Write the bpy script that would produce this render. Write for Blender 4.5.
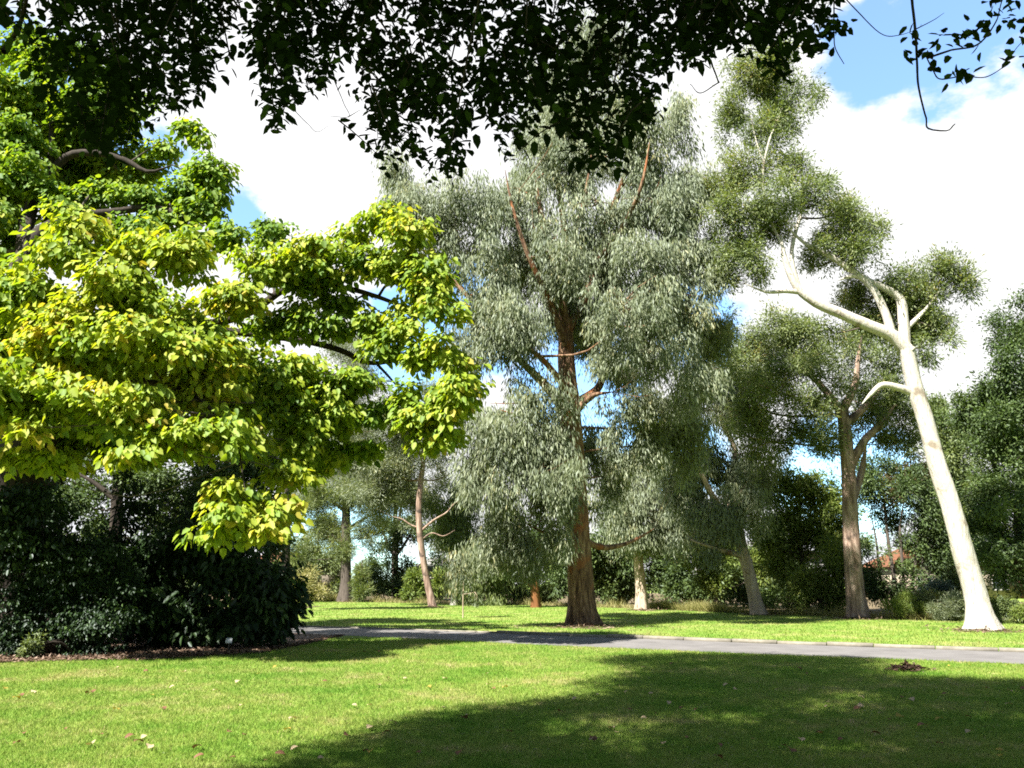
import bpy, math, random
import numpy as np

scene = bpy.context.scene
for o in list(bpy.data.objects):
    bpy.data.objects.remove(o, do_unlink=True)
COL = scene.collection
R = math.radians

# ------------------------------------------------------------------ camera
F = 28.0 / 36.0 * 1024
PITCH = R(14.04)
EYE = 1.6
cam_d = bpy.data.cameras.new('camera')
cam_d.lens = 28.0
cam_d.sensor_width = 36.0
cam_d.clip_start = 0.05
cam_d.clip_end = 3000
cam = bpy.data.objects.new('camera', cam_d)
COL.objects.link(cam)
cam.location = (0, 0, EYE)
cam.rotation_euler = (R(90) + PITCH, 0, 0)
scene.camera = cam
CP, SP = math.cos(PITCH), math.sin(PITCH)


def ray(px, py):
    xu = (px - 512.0) / F
    zu = (384.0 - py) / F
    return np.array([xu, CP - SP * zu, SP + CP * zu])


def at(px, py, d):
    """world point seen at pixel (px,py) whose ground distance ahead is d metres"""
    r = ray(px, py)
    s = d / r[1]
    return np.array([r[0] * s, d, EYE + r[2] * s])


def pxm(px, py, d):
    """metres per pixel there"""
    return d / ray(px, py)[1] / F


def ground(px, py, z=0.0):
    r = ray(px, py)
    s = (z - EYE) / r[2]
    return np.array([r[0] * s, r[1] * s, z])


def project(P):
    q = np.asarray(P, float) - np.array([0, 0, EYE])
    fw = q[..., 1] * CP + q[..., 2] * SP
    up = -q[..., 1] * SP + q[..., 2] * CP
    fw_ = np.where(np.abs(fw) < 1e-4, 1e-4, fw)
    return 512 + F * q[..., 0] / fw_, 384 - F * up / fw_, fw


# ------------------------------------------------------------------ light
SUN = np.array([-0.60, -0.66, 1.05])
SUN = SUN / np.linalg.norm(SUN)
SUN_EL = math.asin(SUN[2])
SUN_AZ = math.atan2(SUN[0], SUN[1])
sun_d = bpy.data.lights.new('sun', 'SUN')
sun_d.energy = 5.0
sun_d.angle = R(0.55)
sun_d.color = (1.0, 0.955, 0.88)
sun = bpy.data.objects.new('sun', sun_d)
COL.objects.link(sun)
from mathutils import Vector
sun.rotation_euler = Vector(SUN).to_track_quat('Z', 'Y').to_euler()

world = bpy.data.worlds.new('World')
scene.world = world
world.use_nodes = True
nt = world.node_tree
nt.nodes.clear()
N = nt.nodes.new
L = nt.links.new
out = N('ShaderNodeOutputWorld')
bg = N('ShaderNodeBackground')
bg.inputs['Strength'].default_value = 0.11
L(bg.outputs[0], out.inputs[0])
sky = N('ShaderNodeTexSky')
sky.sky_type = 'NISHITA'
sky.sun_disc = False
sky.sun_elevation = SUN_EL
sky.sun_rotation = SUN_AZ
sky.air_density = 1.0
sky.dust_density = 0.6
sky.ozone_density = 1.2
tc = N('ShaderNodeTexCoord')


def math_node(op, a, b=None, clamp=False):
    m = N('ShaderNodeMath')
    m.operation = op
    m.use_clamp = clamp
    for i, v in enumerate((a, b)):
        if v is None:
            continue
        if isinstance(v, (int, float)):
            m.inputs[i].default_value = v
        else:
            L(v, m.inputs[i])
    return m.outputs[0]


mp = N('ShaderNodeMapping')
mp.inputs['Scale'].default_value = (1, 1, 1.7)
L(tc.outputs['Generated'], mp.inputs[0])
nz = N('ShaderNodeTexNoise')
nz.inputs['Scale'].default_value = 3.2
nz.inputs['Detail'].default_value = 9
nz.inputs['Roughness'].default_value = 0.58
nz.inputs['Distortion'].default_value = 0.25
L(mp.outputs[0], nz.inputs[0])
nz2 = N('ShaderNodeTexNoise')
nz2.inputs['Scale'].default_value = 1.6
nz2.inputs['Detail'].default_value = 5
L(mp.outputs[0], nz2.inputs[0])
# openings in the cloud deck: direction, angular radius in degrees
HOLES = [(975, -10, 5.2), (872, 45, 2.8), (12, 60, 4.5), (145, 170, 3.2), (590, 400, 4.5), (705, 325, 3.5),
         (240, 212, 2.4), (690, 450, 3.5), (840, 470, 4), (430, 320, 5), (360, 560, 5)]
hole = None
for px, py, a in HOLES:
    d = ray(px, py)
    d = d / np.linalg.norm(d)
    dp = N('ShaderNodeVectorMath')
    dp.operation = 'DISTANCE'
    L(tc.outputs['Generated'], dp.inputs[0])
    dp.inputs[1].default_value = d
    t = math_node('SUBTRACT', 1.0, math_node('DIVIDE', dp.outputs['Value'], R(a)))
    t = math_node('MAXIMUM', t, -1.0)
    hole = t if hole is None else math_node('MAXIMUM', hole, t)
nz3 = N('ShaderNodeTexNoise')
nz3.inputs['Scale'].default_value = 11.0
nz3.inputs['Detail'].default_value = 8
nz3.inputs['Roughness'].default_value = 0.6
L(mp.outputs[0], nz3.inputs[0])
pert = math_node('ADD', math_node('MULTIPLY', math_node('SUBTRACT', nz.outputs[0], 0.5), 2.0), math_node('MULTIPLY', math_node('SUBTRACT', nz3.outputs[0], 0.5), 1.9))
hv = math_node('ADD', hole, pert)
hm = N('ShaderNodeMapRange')
hm.interpolation_type = 'SMOOTHSTEP'
hm.inputs['From Min'].default_value = -0.12
hm.inputs['From Max'].default_value = 0.30
hm.inputs['To Max'].default_value = 0.88
L(hv, hm.inputs['Value'])
# cloud brightness: near white with softly greyer bellies
cr = N('ShaderNodeValToRGB')
cr.color_ramp.elements[0].position = 0.36
cr.color_ramp.elements[0].color = (2.15, 2.24, 2.4, 1)
cr.color_ramp.elements[1].position = 0.56
cr.color_ramp.elements[1].color = (2.75, 2.75, 2.75, 1)
L(nz2.outputs[0], cr.inputs[0])
# clouds only ahead; the unseen sky overhead and behind is cleared to deepen shade
sxyz = N('ShaderNodeSeparateXYZ')
L(tc.outputs['Generated'], sxyz.inputs[0])
bank = N('ShaderNodeMapRange')
bank.interpolation_type = 'SMOOTHSTEP'
bank.inputs['From Min'].default_value = 0.62
bank.inputs['From Max'].default_value = 0.25
L(sxyz.outputs['Y'], bank.inputs['Value'])
mixs = N('ShaderNodeMixRGB')
L(hm.outputs[0], mixs.inputs[0])
L(cr.outputs[0], mixs.inputs[1])
skb = N('ShaderNodeMixRGB')
skb.blend_type = 'MULTIPLY'
skb.inputs[0].default_value = 1
skb.inputs[2].default_value = (0.62, 0.86, 1.0, 1)
L(sky.outputs[0], skb.inputs[1])
L(skb.outputs[0], mixs.inputs[2])
dim_sky = N('ShaderNodeMixRGB')          # unseen half of the sky, greyed and dimmed to darken the shade
dim_sky.blend_type = 'MULTIPLY'
dim_sky.inputs[0].default_value = 1
dim_sky.inputs[2].default_value = (0.36, 0.37, 0.35, 1)
L(sky.outputs[0], dim_sky.inputs[1])
fin = N('ShaderNodeMixRGB')
L(bank.outputs[0], fin.inputs[0])
L(mixs.outputs[0], fin.inputs[1])
L(dim_sky.outputs[0], fin.inputs[2])
L(fin.outputs[0], bg.inputs['Color'])

scene.view_settings.view_transform = 'Standard'
scene.view_settings.look = 'None'
scene.view_settings.gamma = 1
scene.view_settings.exposure = 2.02
scene.view_settings.use_curve_mapping = False
scene.render.engine = 'CYCLES'
scene.cycles.max_bounces = 5
scene.cycles.diffuse_bounces = 3
scene.cycles.glossy_bounces = 1
scene.cycles.transmission_bounces = 2
scene.cycles.sample_clamp_indirect = 4
scene.cycles.use_denoising = False
scene.cycles.caustics_reflective = False
scene.cycles.caustics_refractive = False
scene.cycles.pixel_filter_type = 'BLACKMAN_HARRIS'
scene.cycles.filter_width = 1.75


# ------------------------------------------------------------------ materials
def new_mat(name):
    m = bpy.data.materials.new(name)
    m.use_nodes = True
    m.node_tree.nodes.clear()
    return m, m.node_tree


def ramp(nt, fac, stops):
    r = nt.nodes.new('ShaderNodeValToRGB')
    e = r.color_ramp.elements
    while len(e) < len(stops):
        e.new(0.5)
    for k, (p, c) in enumerate(stops):
        e[k].position = p
        e[k].color = (c[0], c[1], c[2], 1)
    nt.links.new(fac, r.inputs[0])
    return r.outputs[0]


def leaf_mat(name, stops, translucent=0.33, gloss=0.06, rough=0.62, warm=(1.15, 1.2, 0.55)):
    m, t = new_mat(name)
    at_ = t.nodes.new('ShaderNodeAttribute')
    at_.attribute_name = 'tint'
    col = ramp(t, at_.outputs['Fac'], stops)
    di = t.nodes.new('ShaderNodeBsdfDiffuse')
    tr = t.nodes.new('ShaderNodeBsdfTranslucent')
    gl = t.nodes.new('ShaderNodeBsdfGlossy')
    gl.inputs['Roughness'].default_value = rough
    gl.inputs['Color'].default_value = (0.9, 0.95, 1.0, 1)
    mul = t.nodes.new('ShaderNodeMixRGB')
    mul.blend_type = 'MULTIPLY'
    mul.inputs[0].default_value = 1
    mul.inputs[2].default_value = (*warm, 1)
    t.links.new(col, mul.inputs[1])
    t.links.new(col, di.inputs['Color'])
    t.links.new(mul.outputs[0], tr.inputs['Color'])
    a = t.nodes.new('ShaderNodeMixShader')
    a.inputs[0].default_value = translucent
    t.links.new(di.outputs[0], a.inputs[1])
    t.links.new(tr.outputs[0], a.inputs[2])
    b = t.nodes.new('ShaderNodeMixShader')
    b.inputs[0].default_value = gloss * 0.35
    t.links.new(a.outputs[0], b.inputs[1])
    t.links.new(gl.outputs[0], b.inputs[2])
    o = t.nodes.new('ShaderNodeOutputMaterial')
    t.links.new(b.outputs[0], o.inputs[0])
    return m


def bark_mat(name, stops, scale=(5, 5, 0.9), nscale=2.2, bump=0.5, stain=None, stain_range=(0.56, 0.66)):
    m, t = new_mat(name)
    c = t.nodes.new('ShaderNodeTexCoord')
    mp = t.nodes.new('ShaderNodeMapping')
    mp.inputs['Scale'].default_value = scale
    t.links.new(c.outputs['Object'], mp.inputs[0])
    n = t.nodes.new('ShaderNodeTexNoise')
    n.inputs['Scale'].default_value = nscale
    n.inputs['Detail'].default_value = 8
    n.inputs['Roughness'].default_value = 0.65
    t.links.new(mp.outputs[0], n.inputs[0])
    col = ramp(t, n.outputs[0], stops)
    if stain is not None:
        n2 = t.nodes.new('ShaderNodeTexNoise')
        n2.inputs['Scale'].default_value = 0.9
        n2.inputs['Detail'].default_value = 6
        n2.inputs['Distortion'].default_value = 0.8
        t.links.new(c.outputs['Object'], n2.inputs[0])
        mr = t.nodes.new('ShaderNodeMapRange')
        mr.inputs['From Min'].default_value = stain_range[0]
        mr.inputs['From Max'].default_value = stain_range[1]
        t.links.new(n2.outputs[0], mr.inputs['Value'])
        mx = t.nodes.new('ShaderNodeMixRGB')
        t.links.new(mr.outputs[0], mx.inputs[0])
        t.links.new(col, mx.inputs[1])
        mx.inputs[2].default_value = (*stain, 1)
        col = mx.outputs[0]
    p = t.nodes.new('ShaderNodeBsdfPrincipled')
    p.inputs['Roughness'].default_value = 0.85
    p.inputs['Specular IOR Level'].default_value = 0.2
    t.links.new(col, p.inputs['Base Color'])
    b = t.nodes.new('ShaderNodeBump')
    b.inputs['Strength'].default_value = bump
    b.inputs['Distance'].default_value = 0.06
    t.links.new(n.outputs[0], b.inputs['Height'])
    t.links.new(b.outputs[0], p.inputs['Normal'])
    o = t.nodes.new('ShaderNodeOutputMaterial')
    t.links.new(p.outputs[0], o.inputs[0])
    return m


def noise_mat(name, stops, scale=4.0, bump=0.3, rough=0.9, dist=0.02, detail=8, vec='Object', scl=(1, 1, 1)):
    m, t = new_mat(name)
    c = t.nodes.new('ShaderNodeTexCoord')
    mp = t.nodes.new('ShaderNodeMapping')
    mp.inputs['Scale'].default_value = scl
    t.links.new(c.outputs[vec], mp.inputs[0])
    n = t.nodes.new('ShaderNodeTexNoise')
    n.inputs['Scale'].default_value = scale
    n.inputs['Detail'].default_value = detail
    n.inputs['Roughness'].default_value = 0.6
    t.links.new(mp.outputs[0], n.inputs[0])
    p = t.nodes.new('ShaderNodeBsdfPrincipled')
    p.inputs['Roughness'].default_value = rough
    p.inputs['Specular IOR Level'].default_value = 0.25
    t.links.new(ramp(t, n.outputs[0], stops), p.inputs['Base Color'])
    b = t.nodes.new('ShaderNodeBump')
    b.inputs['Strength'].default_value = bump
    b.inputs['Distance'].default_value = dist
    t.links.new(n.outputs[0], b.inputs['Height'])
    t.links.new(b.outputs[0], p.inputs['Normal'])
    o = t.nodes.new('ShaderNodeOutputMaterial')
    t.links.new(p.outputs[0], o.inputs[0])
    return m


def lawn_color(t):
    """shared patchy lawn colour from the world position"""
    g = t.nodes.new('ShaderNodeNewGeometry')
    n1 = t.nodes.new('ShaderNodeTexNoise')
    n1.inputs['Scale'].default_value = 0.55
    n1.inputs['Detail'].default_value = 6
    n1.inputs['Roughness'].default_value = 0.6
    t.links.new(g.outputs['Position'], n1.inputs[0])
    n2 = t.nodes.new('ShaderNodeTexNoise')
    n2.inputs['Scale'].default_value = 3.1
    n2.inputs['Detail'].default_value = 5
    t.links.new(g.outputs['Position'], n2.inputs[0])
    ad = t.nodes.new('ShaderNodeMath')
    ad.operation = 'MULTIPLY_ADD'
    t.links.new(n2.outputs[0], ad.inputs[0])
    ad.inputs[1].default_value = 0.55
    t.links.new(n1.outputs[0], ad.inputs[2])
    sb = t.nodes.new('ShaderNodeMath')
    sb.operation = 'SUBTRACT'
    t.links.new(ad.outputs[0], sb.inputs[0])
    sb.inputs[1].default_value = 0.275
    return ramp(t, sb.outputs[0], [(0.28, (0.095, 0.185, 0.026)), (0.42, (0.145, 0.222, 0.040)), (0.56, (0.195, 0.245, 0.058)),
                                   (0.68, (0.27, 0.262, 0.105))])


def lawn_mat(name, blades):
    m, t = new_mat(name)
    col = lawn_color(t)
    mx = t.nodes.new('ShaderNodeMixRGB')
    mx.blend_type = 'MULTIPLY'
    mx.inputs[0].default_value = 1
    t.links.new(col, mx.inputs[1])
    o = t.nodes.new('ShaderNodeOutputMaterial')
    if blades:
        a = t.nodes.new('ShaderNodeAttribute')
        a.attribute_name = 'tint'
        t.links.new(ramp(t, a.outputs['Fac'], [(0.0, (0.75, 0.95, 0.8)), (0.6, (1.15, 1.15, 1.0)), (0.9, (1.45, 1.3, 1.2)), (1.0, (2.4, 1.6, 3.5))]), mx.inputs[2])
        di = t.nodes.new('ShaderNodeBsdfDiffuse')
        tr = t.nodes.new('ShaderNodeBsdfTranslucent')
        s = t.nodes.new('ShaderNodeMixShader')
        s.inputs[0].default_value = 0.4
        t.links.new(mx.outputs[0], di.inputs['Color'])
        t.links.new(mx.outputs[0], tr.inputs['Color'])
        t.links.new(di.outputs[0], s.inputs[1])
        t.links.new(tr.outputs[0], s.inputs[2])
        t.links.new(s.outputs[0], o.inputs[0])
    else:
        g = t.nodes.new('ShaderNodeNewGeometry')
        n = t.nodes.new('ShaderNodeTexNoise')
        n.inputs['Scale'].default_value = 26
        n.inputs['Detail'].default_value = 6
        t.links.new(g.outputs['Position'], n.inputs[0])
        t.links.new(ramp(t, n.outputs[0], [(0.3, (0.62, 0.72, 0.6)), (0.55, (1, 1, 1)), (0.75, (1.3, 1.2, 1.2))]), mx.inputs[2])
        p = t.nodes.new('ShaderNodeBsdfPrincipled')
        p.inputs['Roughness'].default_value = 0.95
        p.inputs['Specular IOR Level'].default_value = 0.1
        t.links.new(mx.outputs[0], p.inputs['Base Color'])
        b = t.nodes.new('ShaderNodeBump')
        b.inputs['Strength'].default_value = 0.6
        b.inputs['Distance'].default_value = 0.04
        t.links.new(n.outputs[0], b.inputs['Height'])
        t.links.new(b.outputs[0], p.inputs['Normal'])
        t.links.new(p.outputs[0], o.inputs[0])
    return m


# ------------------------------------------------------------------ mesh helpers
def link_mesh(name, V, Q, mat, parent=None, origin=None, tint=None, smooth=False, tris=False):
    """V (n,3) world coordinates; Q (m,k) faces"""
    V = np.asarray(V, np.float32)
    if origin is not None:
        V = V - np.asarray(origin, np.float32)
    Q = np.asarray(Q, np.int32)
    k = Q.shape[1]
    me = bpy.data.meshes.new(name)
    me.vertices.add(len(V))
    me.vertices.foreach_set('co', V.ravel())
    me.loops.add(Q.size)
    me.loops.foreach_set('vertex_index', Q.ravel())
    me.polygons.add(len(Q))
    me.polygons.foreach_set('loop_start', np.arange(0, Q.size, k, dtype=np.int32))
    if smooth:
        me.polygons.foreach_set('use_smooth', np.ones(len(Q), bool))
    if tint is not None:
        a = me.attributes.new('tint', 'FLOAT', 'FACE')
        a.data.foreach_set('value', np.asarray(tint, np.float32))
    me.update(calc_edges=True)
    me.materials.append(mat)
    o = bpy.data.objects.new(name, me)
    COL.objects.link(o)
    if parent is not None:
        o.parent = parent
    elif origin is not None:
        o.location = tuple(float(x) for x in origin)
    return o


class MB:
    """collects quads"""
    def __init__(s):
        s.V, s.Q, s.n = [], [], 0

    def add(s, V, Q):
        V = np.asarray(V, float)
        Q = np.asarray(Q, int)
        s.V.append(V)
        s.Q.append(Q + s.n)
        s.n += len(V)

    def box(s, c, d, rz=0.0):
        x, y, z = np.array(d, float) / 2
        v = np.array([[-x, -y, -z], [x, -y, -z], [x, y, -z], [-x, y, -z], [-x, -y, z], [x, -y, z], [x, y, z], [-x, y, z]])
        ca, sa = math.cos(rz), math.sin(rz)
        v = v @ np.array([[ca, sa, 0], [-sa, ca, 0], [0, 0, 1]]) + np.array(c, float)
        s.add(v, [[0, 3, 2, 1], [4, 5, 6, 7], [0, 1, 5, 4], [1, 2, 6, 5], [2, 3, 7, 6], [3, 0, 4, 7]])

    def tube(s, pts, rad, sides=8, seg=None, wob=0.0, rng=None, flare=0.0):
        P, rr = resample(pts, rad, seg)
        n = len(P)
        T = np.gradient(P, axis=0)
        T /= np.linalg.norm(T, axis=1)[:, None] + 1e-9
        ref = np.array([1.0, 0, 0]) if abs(T[0][0]) < 0.8 else np.array([0, 1.0, 0])
        u = ref - T[0] * ref.dot(T[0])
        u /= np.linalg.norm(u)
        ang = np.arange(sides) * 2 * math.pi / sides
        if wob and rng is not None:
            ph = rng.uniform(0, 6.28, 4)
        V = np.empty((n, sides, 3))
        for i in range(n):
            u = u - T[i] * u.dot(T[i])
            u /= np.linalg.norm(u) + 1e-9
            v = np.cross(T[i], u)
            r = np.full(sides, rr[i])
            if wob and rng is not None:
                r = r * (1 + wob * (0.5 * np.sin(2 * ang + ph[0] + i * 0.13) + 0.4 * np.sin(3 * ang + ph[1] - i * 0.21)
                                    + 0.3 * np.sin(5 * ang + ph[2] + i * 0.4)) + rng.normal(0, wob * 0.25, sides))
            if flare:
                h = P[i][2] - P[0][2]
                k = math.exp(-h / (rr[0] * 1.1 + 1e-6))
                r = r * (1 + flare * k * (0.75 + 0.6 * np.sin(4 * ang + 1.0) + 0.4 * np.sin(7 * ang)))
            V[i] = P[i] + r[:, None] * (np.cos(ang)[:, None] * u + np.sin(ang)[:, None] * v)
        i, j = np.meshgrid(np.arange(n - 1), np.arange(sides), indexing='ij')
        a = i * sides + j
        b = i * sides + (j + 1) % sides
        Q = np.stack([a, b, b + sides, a + sides], -1).reshape(-1, 4)
        s.add(V.reshape(-1, 3), Q)

    def build(s, name, mat, parent=None, origin=None, smooth=False):
        return link_mesh(name, np.concatenate(s.V), np.concatenate(s.Q), mat, parent, origin, smooth=smooth)


def resample(pts, rad, seg=None):
    P = np.asarray(pts, float)
    r = np.asarray(rad, float)
    if len(P) < 2:
        return P, r
    d = np.r_[0, np.cumsum(np.linalg.norm(np.diff(P, axis=0), axis=1))]
    n = seg or max(4, 4 * (len(P) - 1))
    t = np.linspace(0, d[-1], n + 1)
    if len(P) == 2:
        return np.stack([np.interp(t, d, P[:, k]) for k in range(3)], 1), np.interp(t, d, r)
    # Catmull-Rom (hermite with finite difference tangents)
    m = np.gradient(P, d, axis=0)
    idx = np.clip(np.searchsorted(d, t, side='right') - 1, 0, len(P) - 2)
    h = (d[idx + 1] - d[idx])[:, None]
    u = ((t - d[idx])[:, None]) / h
    p0, p1, m0, m1 = P[idx], P[idx + 1], m[idx] * h, m[idx + 1] * h
    Q = (2 * u**3 - 3 * u**2 + 1) * p0 + (u**3 - 2 * u**2 + u) * m0 + (-2 * u**3 + 3 * u**2) * p1 + (u**3 - u**2) * m1
    return Q, np.interp(t, d, r)


def norm(a):
    return a / (np.linalg.norm(a, axis=-1, keepdims=True) + 1e-9)


def leaf_mesh(P, axis, nrm, Ln, Wd, shape='thin', fold=0.12, droop=0.1):
    """one small blade per row; thin = 4-sided lance, broad = 6-sided ovate leaf of two faces"""
    axis = norm(axis)
    nrm = norm(nrm - axis * np.sum(nrm * axis, -1, keepdims=True))
    side = np.cross(axis, nrm)
    Ln = Ln[:, None]
    Wd = Wd[:, None]
    n = len(P)
    if shape == 'thin':
        V = np.stack([P, P + axis * Ln * 0.42 + side * Wd / 2 + nrm * Ln * 0.03, P + axis * Ln, P + axis * Ln * 0.42 - side * Wd / 2 + nrm * Ln * 0.03], 1)
        Q = np.arange(n * 4).reshape(n, 4)
        return V.reshape(-1, 3), Q, 1
    f = nrm * Wd * fold
    tip = P + axis * Ln - nrm * Ln * droop
    l1 = P + axis * Ln * 0.22 + side * Wd * 0.44 + f
    l2 = P + axis * Ln * 0.60 + side * Wd * 0.42 + f - nrm * Ln * droop * 0.35
    r1 = P + axis * Ln * 0.22 - side * Wd * 0.44 + f
    r2 = P + axis * Ln * 0.60 - side * Wd * 0.42 + f - nrm * Ln * droop * 0.35
    V = np.stack([P, l1, l2, tip, r2, r1], 1)
    b = np.arange(n)[:, None] * 6
    Q = np.concatenate([b + np.array([0, 1, 2, 3]), b + np.array([0, 3, 4, 5])], 1).reshape(-1, 4)
    return V.reshape(-1, 3), Q, 2


def crown_leaves(rng, ells, n_leaves, style, size, spray, per=34, hollow=0.28, tint=(0.0, 1.0), lump=0.32, clump=6, shatter=11, bias=None):
    """ells: list of (centre, radii).  Leaves gather in sprays that fill lumpy ellipsoids, denser to the outside."""
    C = np.array([e[0] for e in ells])
    Rr = np.array([e[1] for e in ells])
    parent = np.arange(len(ells))
    if style == 'broad':
        shatter = 4
    if shatter:
        lo, hi = (0.35, 0.8) if style == 'broad' else (0.15, 0.50)
        off = norm(rng.normal(size=(len(ells), shatter, 3))) * rng.uniform(0.25, 1.0, (len(ells), shatter, 1))
        C = (C[:, None] + off * Rr[:, None]).reshape(-1, 3)
        Rr = (Rr[:, None] * rng.uniform(lo, hi, (len(ells), shatter, 1)) * rng.uniform(0.7, 1.25, (len(ells), shatter, 3))).reshape(-1, 3)
        parent = np.repeat(parent, shatter)
    ne = len(C)
    area = (Rr[:, 0] * Rr[:, 2] + Rr[:, 1] * Rr[:, 2] + Rr[:, 0] * Rr[:, 1])
    ns = max(1, int(n_leaves / per))
    idx = rng.choice(ne, ns, p=area / area.sum())
    u = norm(rng.normal(size=(ns, 3)))
    # lumpy outline, each ellipsoid its own lobes
    K = 5
    lob = norm(rng.normal(size=(ne, K, 3)))
    dots = np.einsum('nk,njk->nj', u, lob[idx])
    bulge = 1 - lump + lump * 1.6 * np.max(np.clip(dots, 0, 1) ** 3, axis=1)
    rho = rng.uniform(size=ns) ** hollow * bulge
    # every ten sprays or so hang together as a clump with air round it
    nc = max(1, ns // (2 if style == 'broad' else clump))
    own = np.arange(ns) % nc
    idx, u = idx[:nc][own], u[:nc][own]
    ball = norm(rng.normal(size=(ns, 3))) * rng.uniform(0, 1, ns)[:, None] ** 0.5 * np.where(rng.uniform(size=ns) < 0.35, rng.uniform(1.0, 2.4, ns), 1.0)[:, None]
    if style == 'weep':
        cs = spray * np.array([1.15, 1.15, 1.5])
    elif style == 'broad':
        cs = spray * np.array([2.3, 2.3, 1.5])
    else:
        cs = spray * np.array([1.35, 1.35, 1.0])
    csz = rng.uniform(0.6, 1.35, nc)[own][:, None]
    cs = np.minimum(cs[None, :] * csz, Rr[idx] * 0.6)
    S = C[idx] + u * Rr[idx] * rho[:nc][own][:, None] * 0.94 + ball * cs
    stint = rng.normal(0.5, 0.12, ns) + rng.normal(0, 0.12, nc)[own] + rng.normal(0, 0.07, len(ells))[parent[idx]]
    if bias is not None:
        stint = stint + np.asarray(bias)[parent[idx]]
    cnt = rng.poisson(per, ns)
    k = np.repeat(np.arange(ns), cnt)
    m = len(k)
    Sk, uk = S[k], u[k]
    th = rng.uniform(0, 2 * math.pi, m)
    hd = np.stack([np.cos(th), np.sin(th), np.zeros(m)], 1)
    jit = rng.normal(size=(m, 3))
    bal = norm(jit) * (rng.uniform(0, 1, m) ** 0.5 * np.where(rng.uniform(size=m) < 0.2, 1.7, 1.0))[:, None]
    if style == 'weep':
        r = rng.uniform(0, 1, m) ** 0.6 * 0.62 * spray
        drop = rng.uniform(0, 1, m) ** 1.3 * spray * 1.5
        P = Sk + hd * r[:, None] + uk * spray * 0.25
        P[:, 2] -= drop + r * 0.5
        axis = hd * 0.28 + jit * 0.22 + np.array([0, 0, -1.0])
        nrm = rng.normal(size=(m, 3)) * 0.75 + SUN
    elif style == 'tuft':
        P = Sk + bal * spray * 0.62
        axis = norm(P - Sk) * 0.8 + uk * 0.5 + rng.normal(size=(m, 3)) * 0.45 + np.array([0, 0, -0.25])
        nrm = rng.normal(size=(m, 3)) * 0.8 + np.array([0, 0, 0.6]) + uk * 0.4 + SUN * 0.6
    elif style == 'needle':
        P = Sk + bal * spray * 0.6
        axis = norm(P - Sk) + uk * 0.6 + rng.normal(size=(m, 3)) * 0.3 + np.array([0, 0, 0.25])
        nrm = rng.normal(size=(m, 3))
    else:  # broad: leaves of a shoot spread nearly level and hang at the tips
        q = rng.uniform(0.05, 1, m) ** 0.5 * spray
        P = Sk + hd * q[:, None] * 0.75
        P[:, 2] += rng.normal(0, 0.16, m) * spray - 0.30 * q
        axis = hd * 0.75 + uk * 0.35 + rng.normal(size=(m, 3)) * 0.25 + np.array([0, 0, -0.8])
        nrm = np.array([0, 0, 0.3]) + SUN * 0.7 + uk * 0.65 + hd * 0.2 + rng.normal(size=(m, 3)) * 0.46
    Ln = size[0] * rng.uniform(0.5, 1.3, m)
    Wd = Ln * size[1] * rng.uniform(0.8, 1.2, m)
    V, Q, rep = leaf_mesh(P, axis, nrm, Ln, Wd, 'broad' if size[2] else 'thin', droop=0.16 if style == 'broad' else 0.08)
    t = np.clip(stint[k] + rng.normal(0, 0.13, m), 0, 1)
    t = tint[0] + (tint[1] - tint[0]) * t
    return V, Q, np.repeat(t, rep), S, parent[idx]


def tag(o, label, cat, group=None):
    o['label'] = label
    o['category'] = cat
    if group:
        o['group'] = group
    return o


def struct(o):
    o['kind'] = 'structure'
    return o


def stuff(o):
    o['kind'] = 'stuff'
    return o


def empty(name, loc, label, cat, group=None):
    o = bpy.data.objects.new(name, None)
    COL.objects.link(o)
    o.location = tuple(float(x) for x in loc)
    o.empty_display_size = 0.3
    return tag(o, label, cat, group)


def px_ell(e, d0):
    px, py, rx, ry = e[:4]
    dd = e[4] if len(e) > 4 else 0.0
    d = d0 + dd
    s = pxm(px, py, d)
    rz = (e[5] if len(e) > 5 else (rx + ry) * 0.5 * s)
    return (at(px, py, d), np.array([rx * s, rz, ry * s]))


def px_path(pts, d0):
    """[(px,py,radius_px[,dd])] -> points, radii"""
    P, r = [], []
    for p in pts:
        d = d0 + (p[3] if len(p) > 3 else 0.0)
        P.append(at(p[0], p[1], d))
        r.append(p[2] * pxm(p[0], p[1], d))
    return P, r


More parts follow.
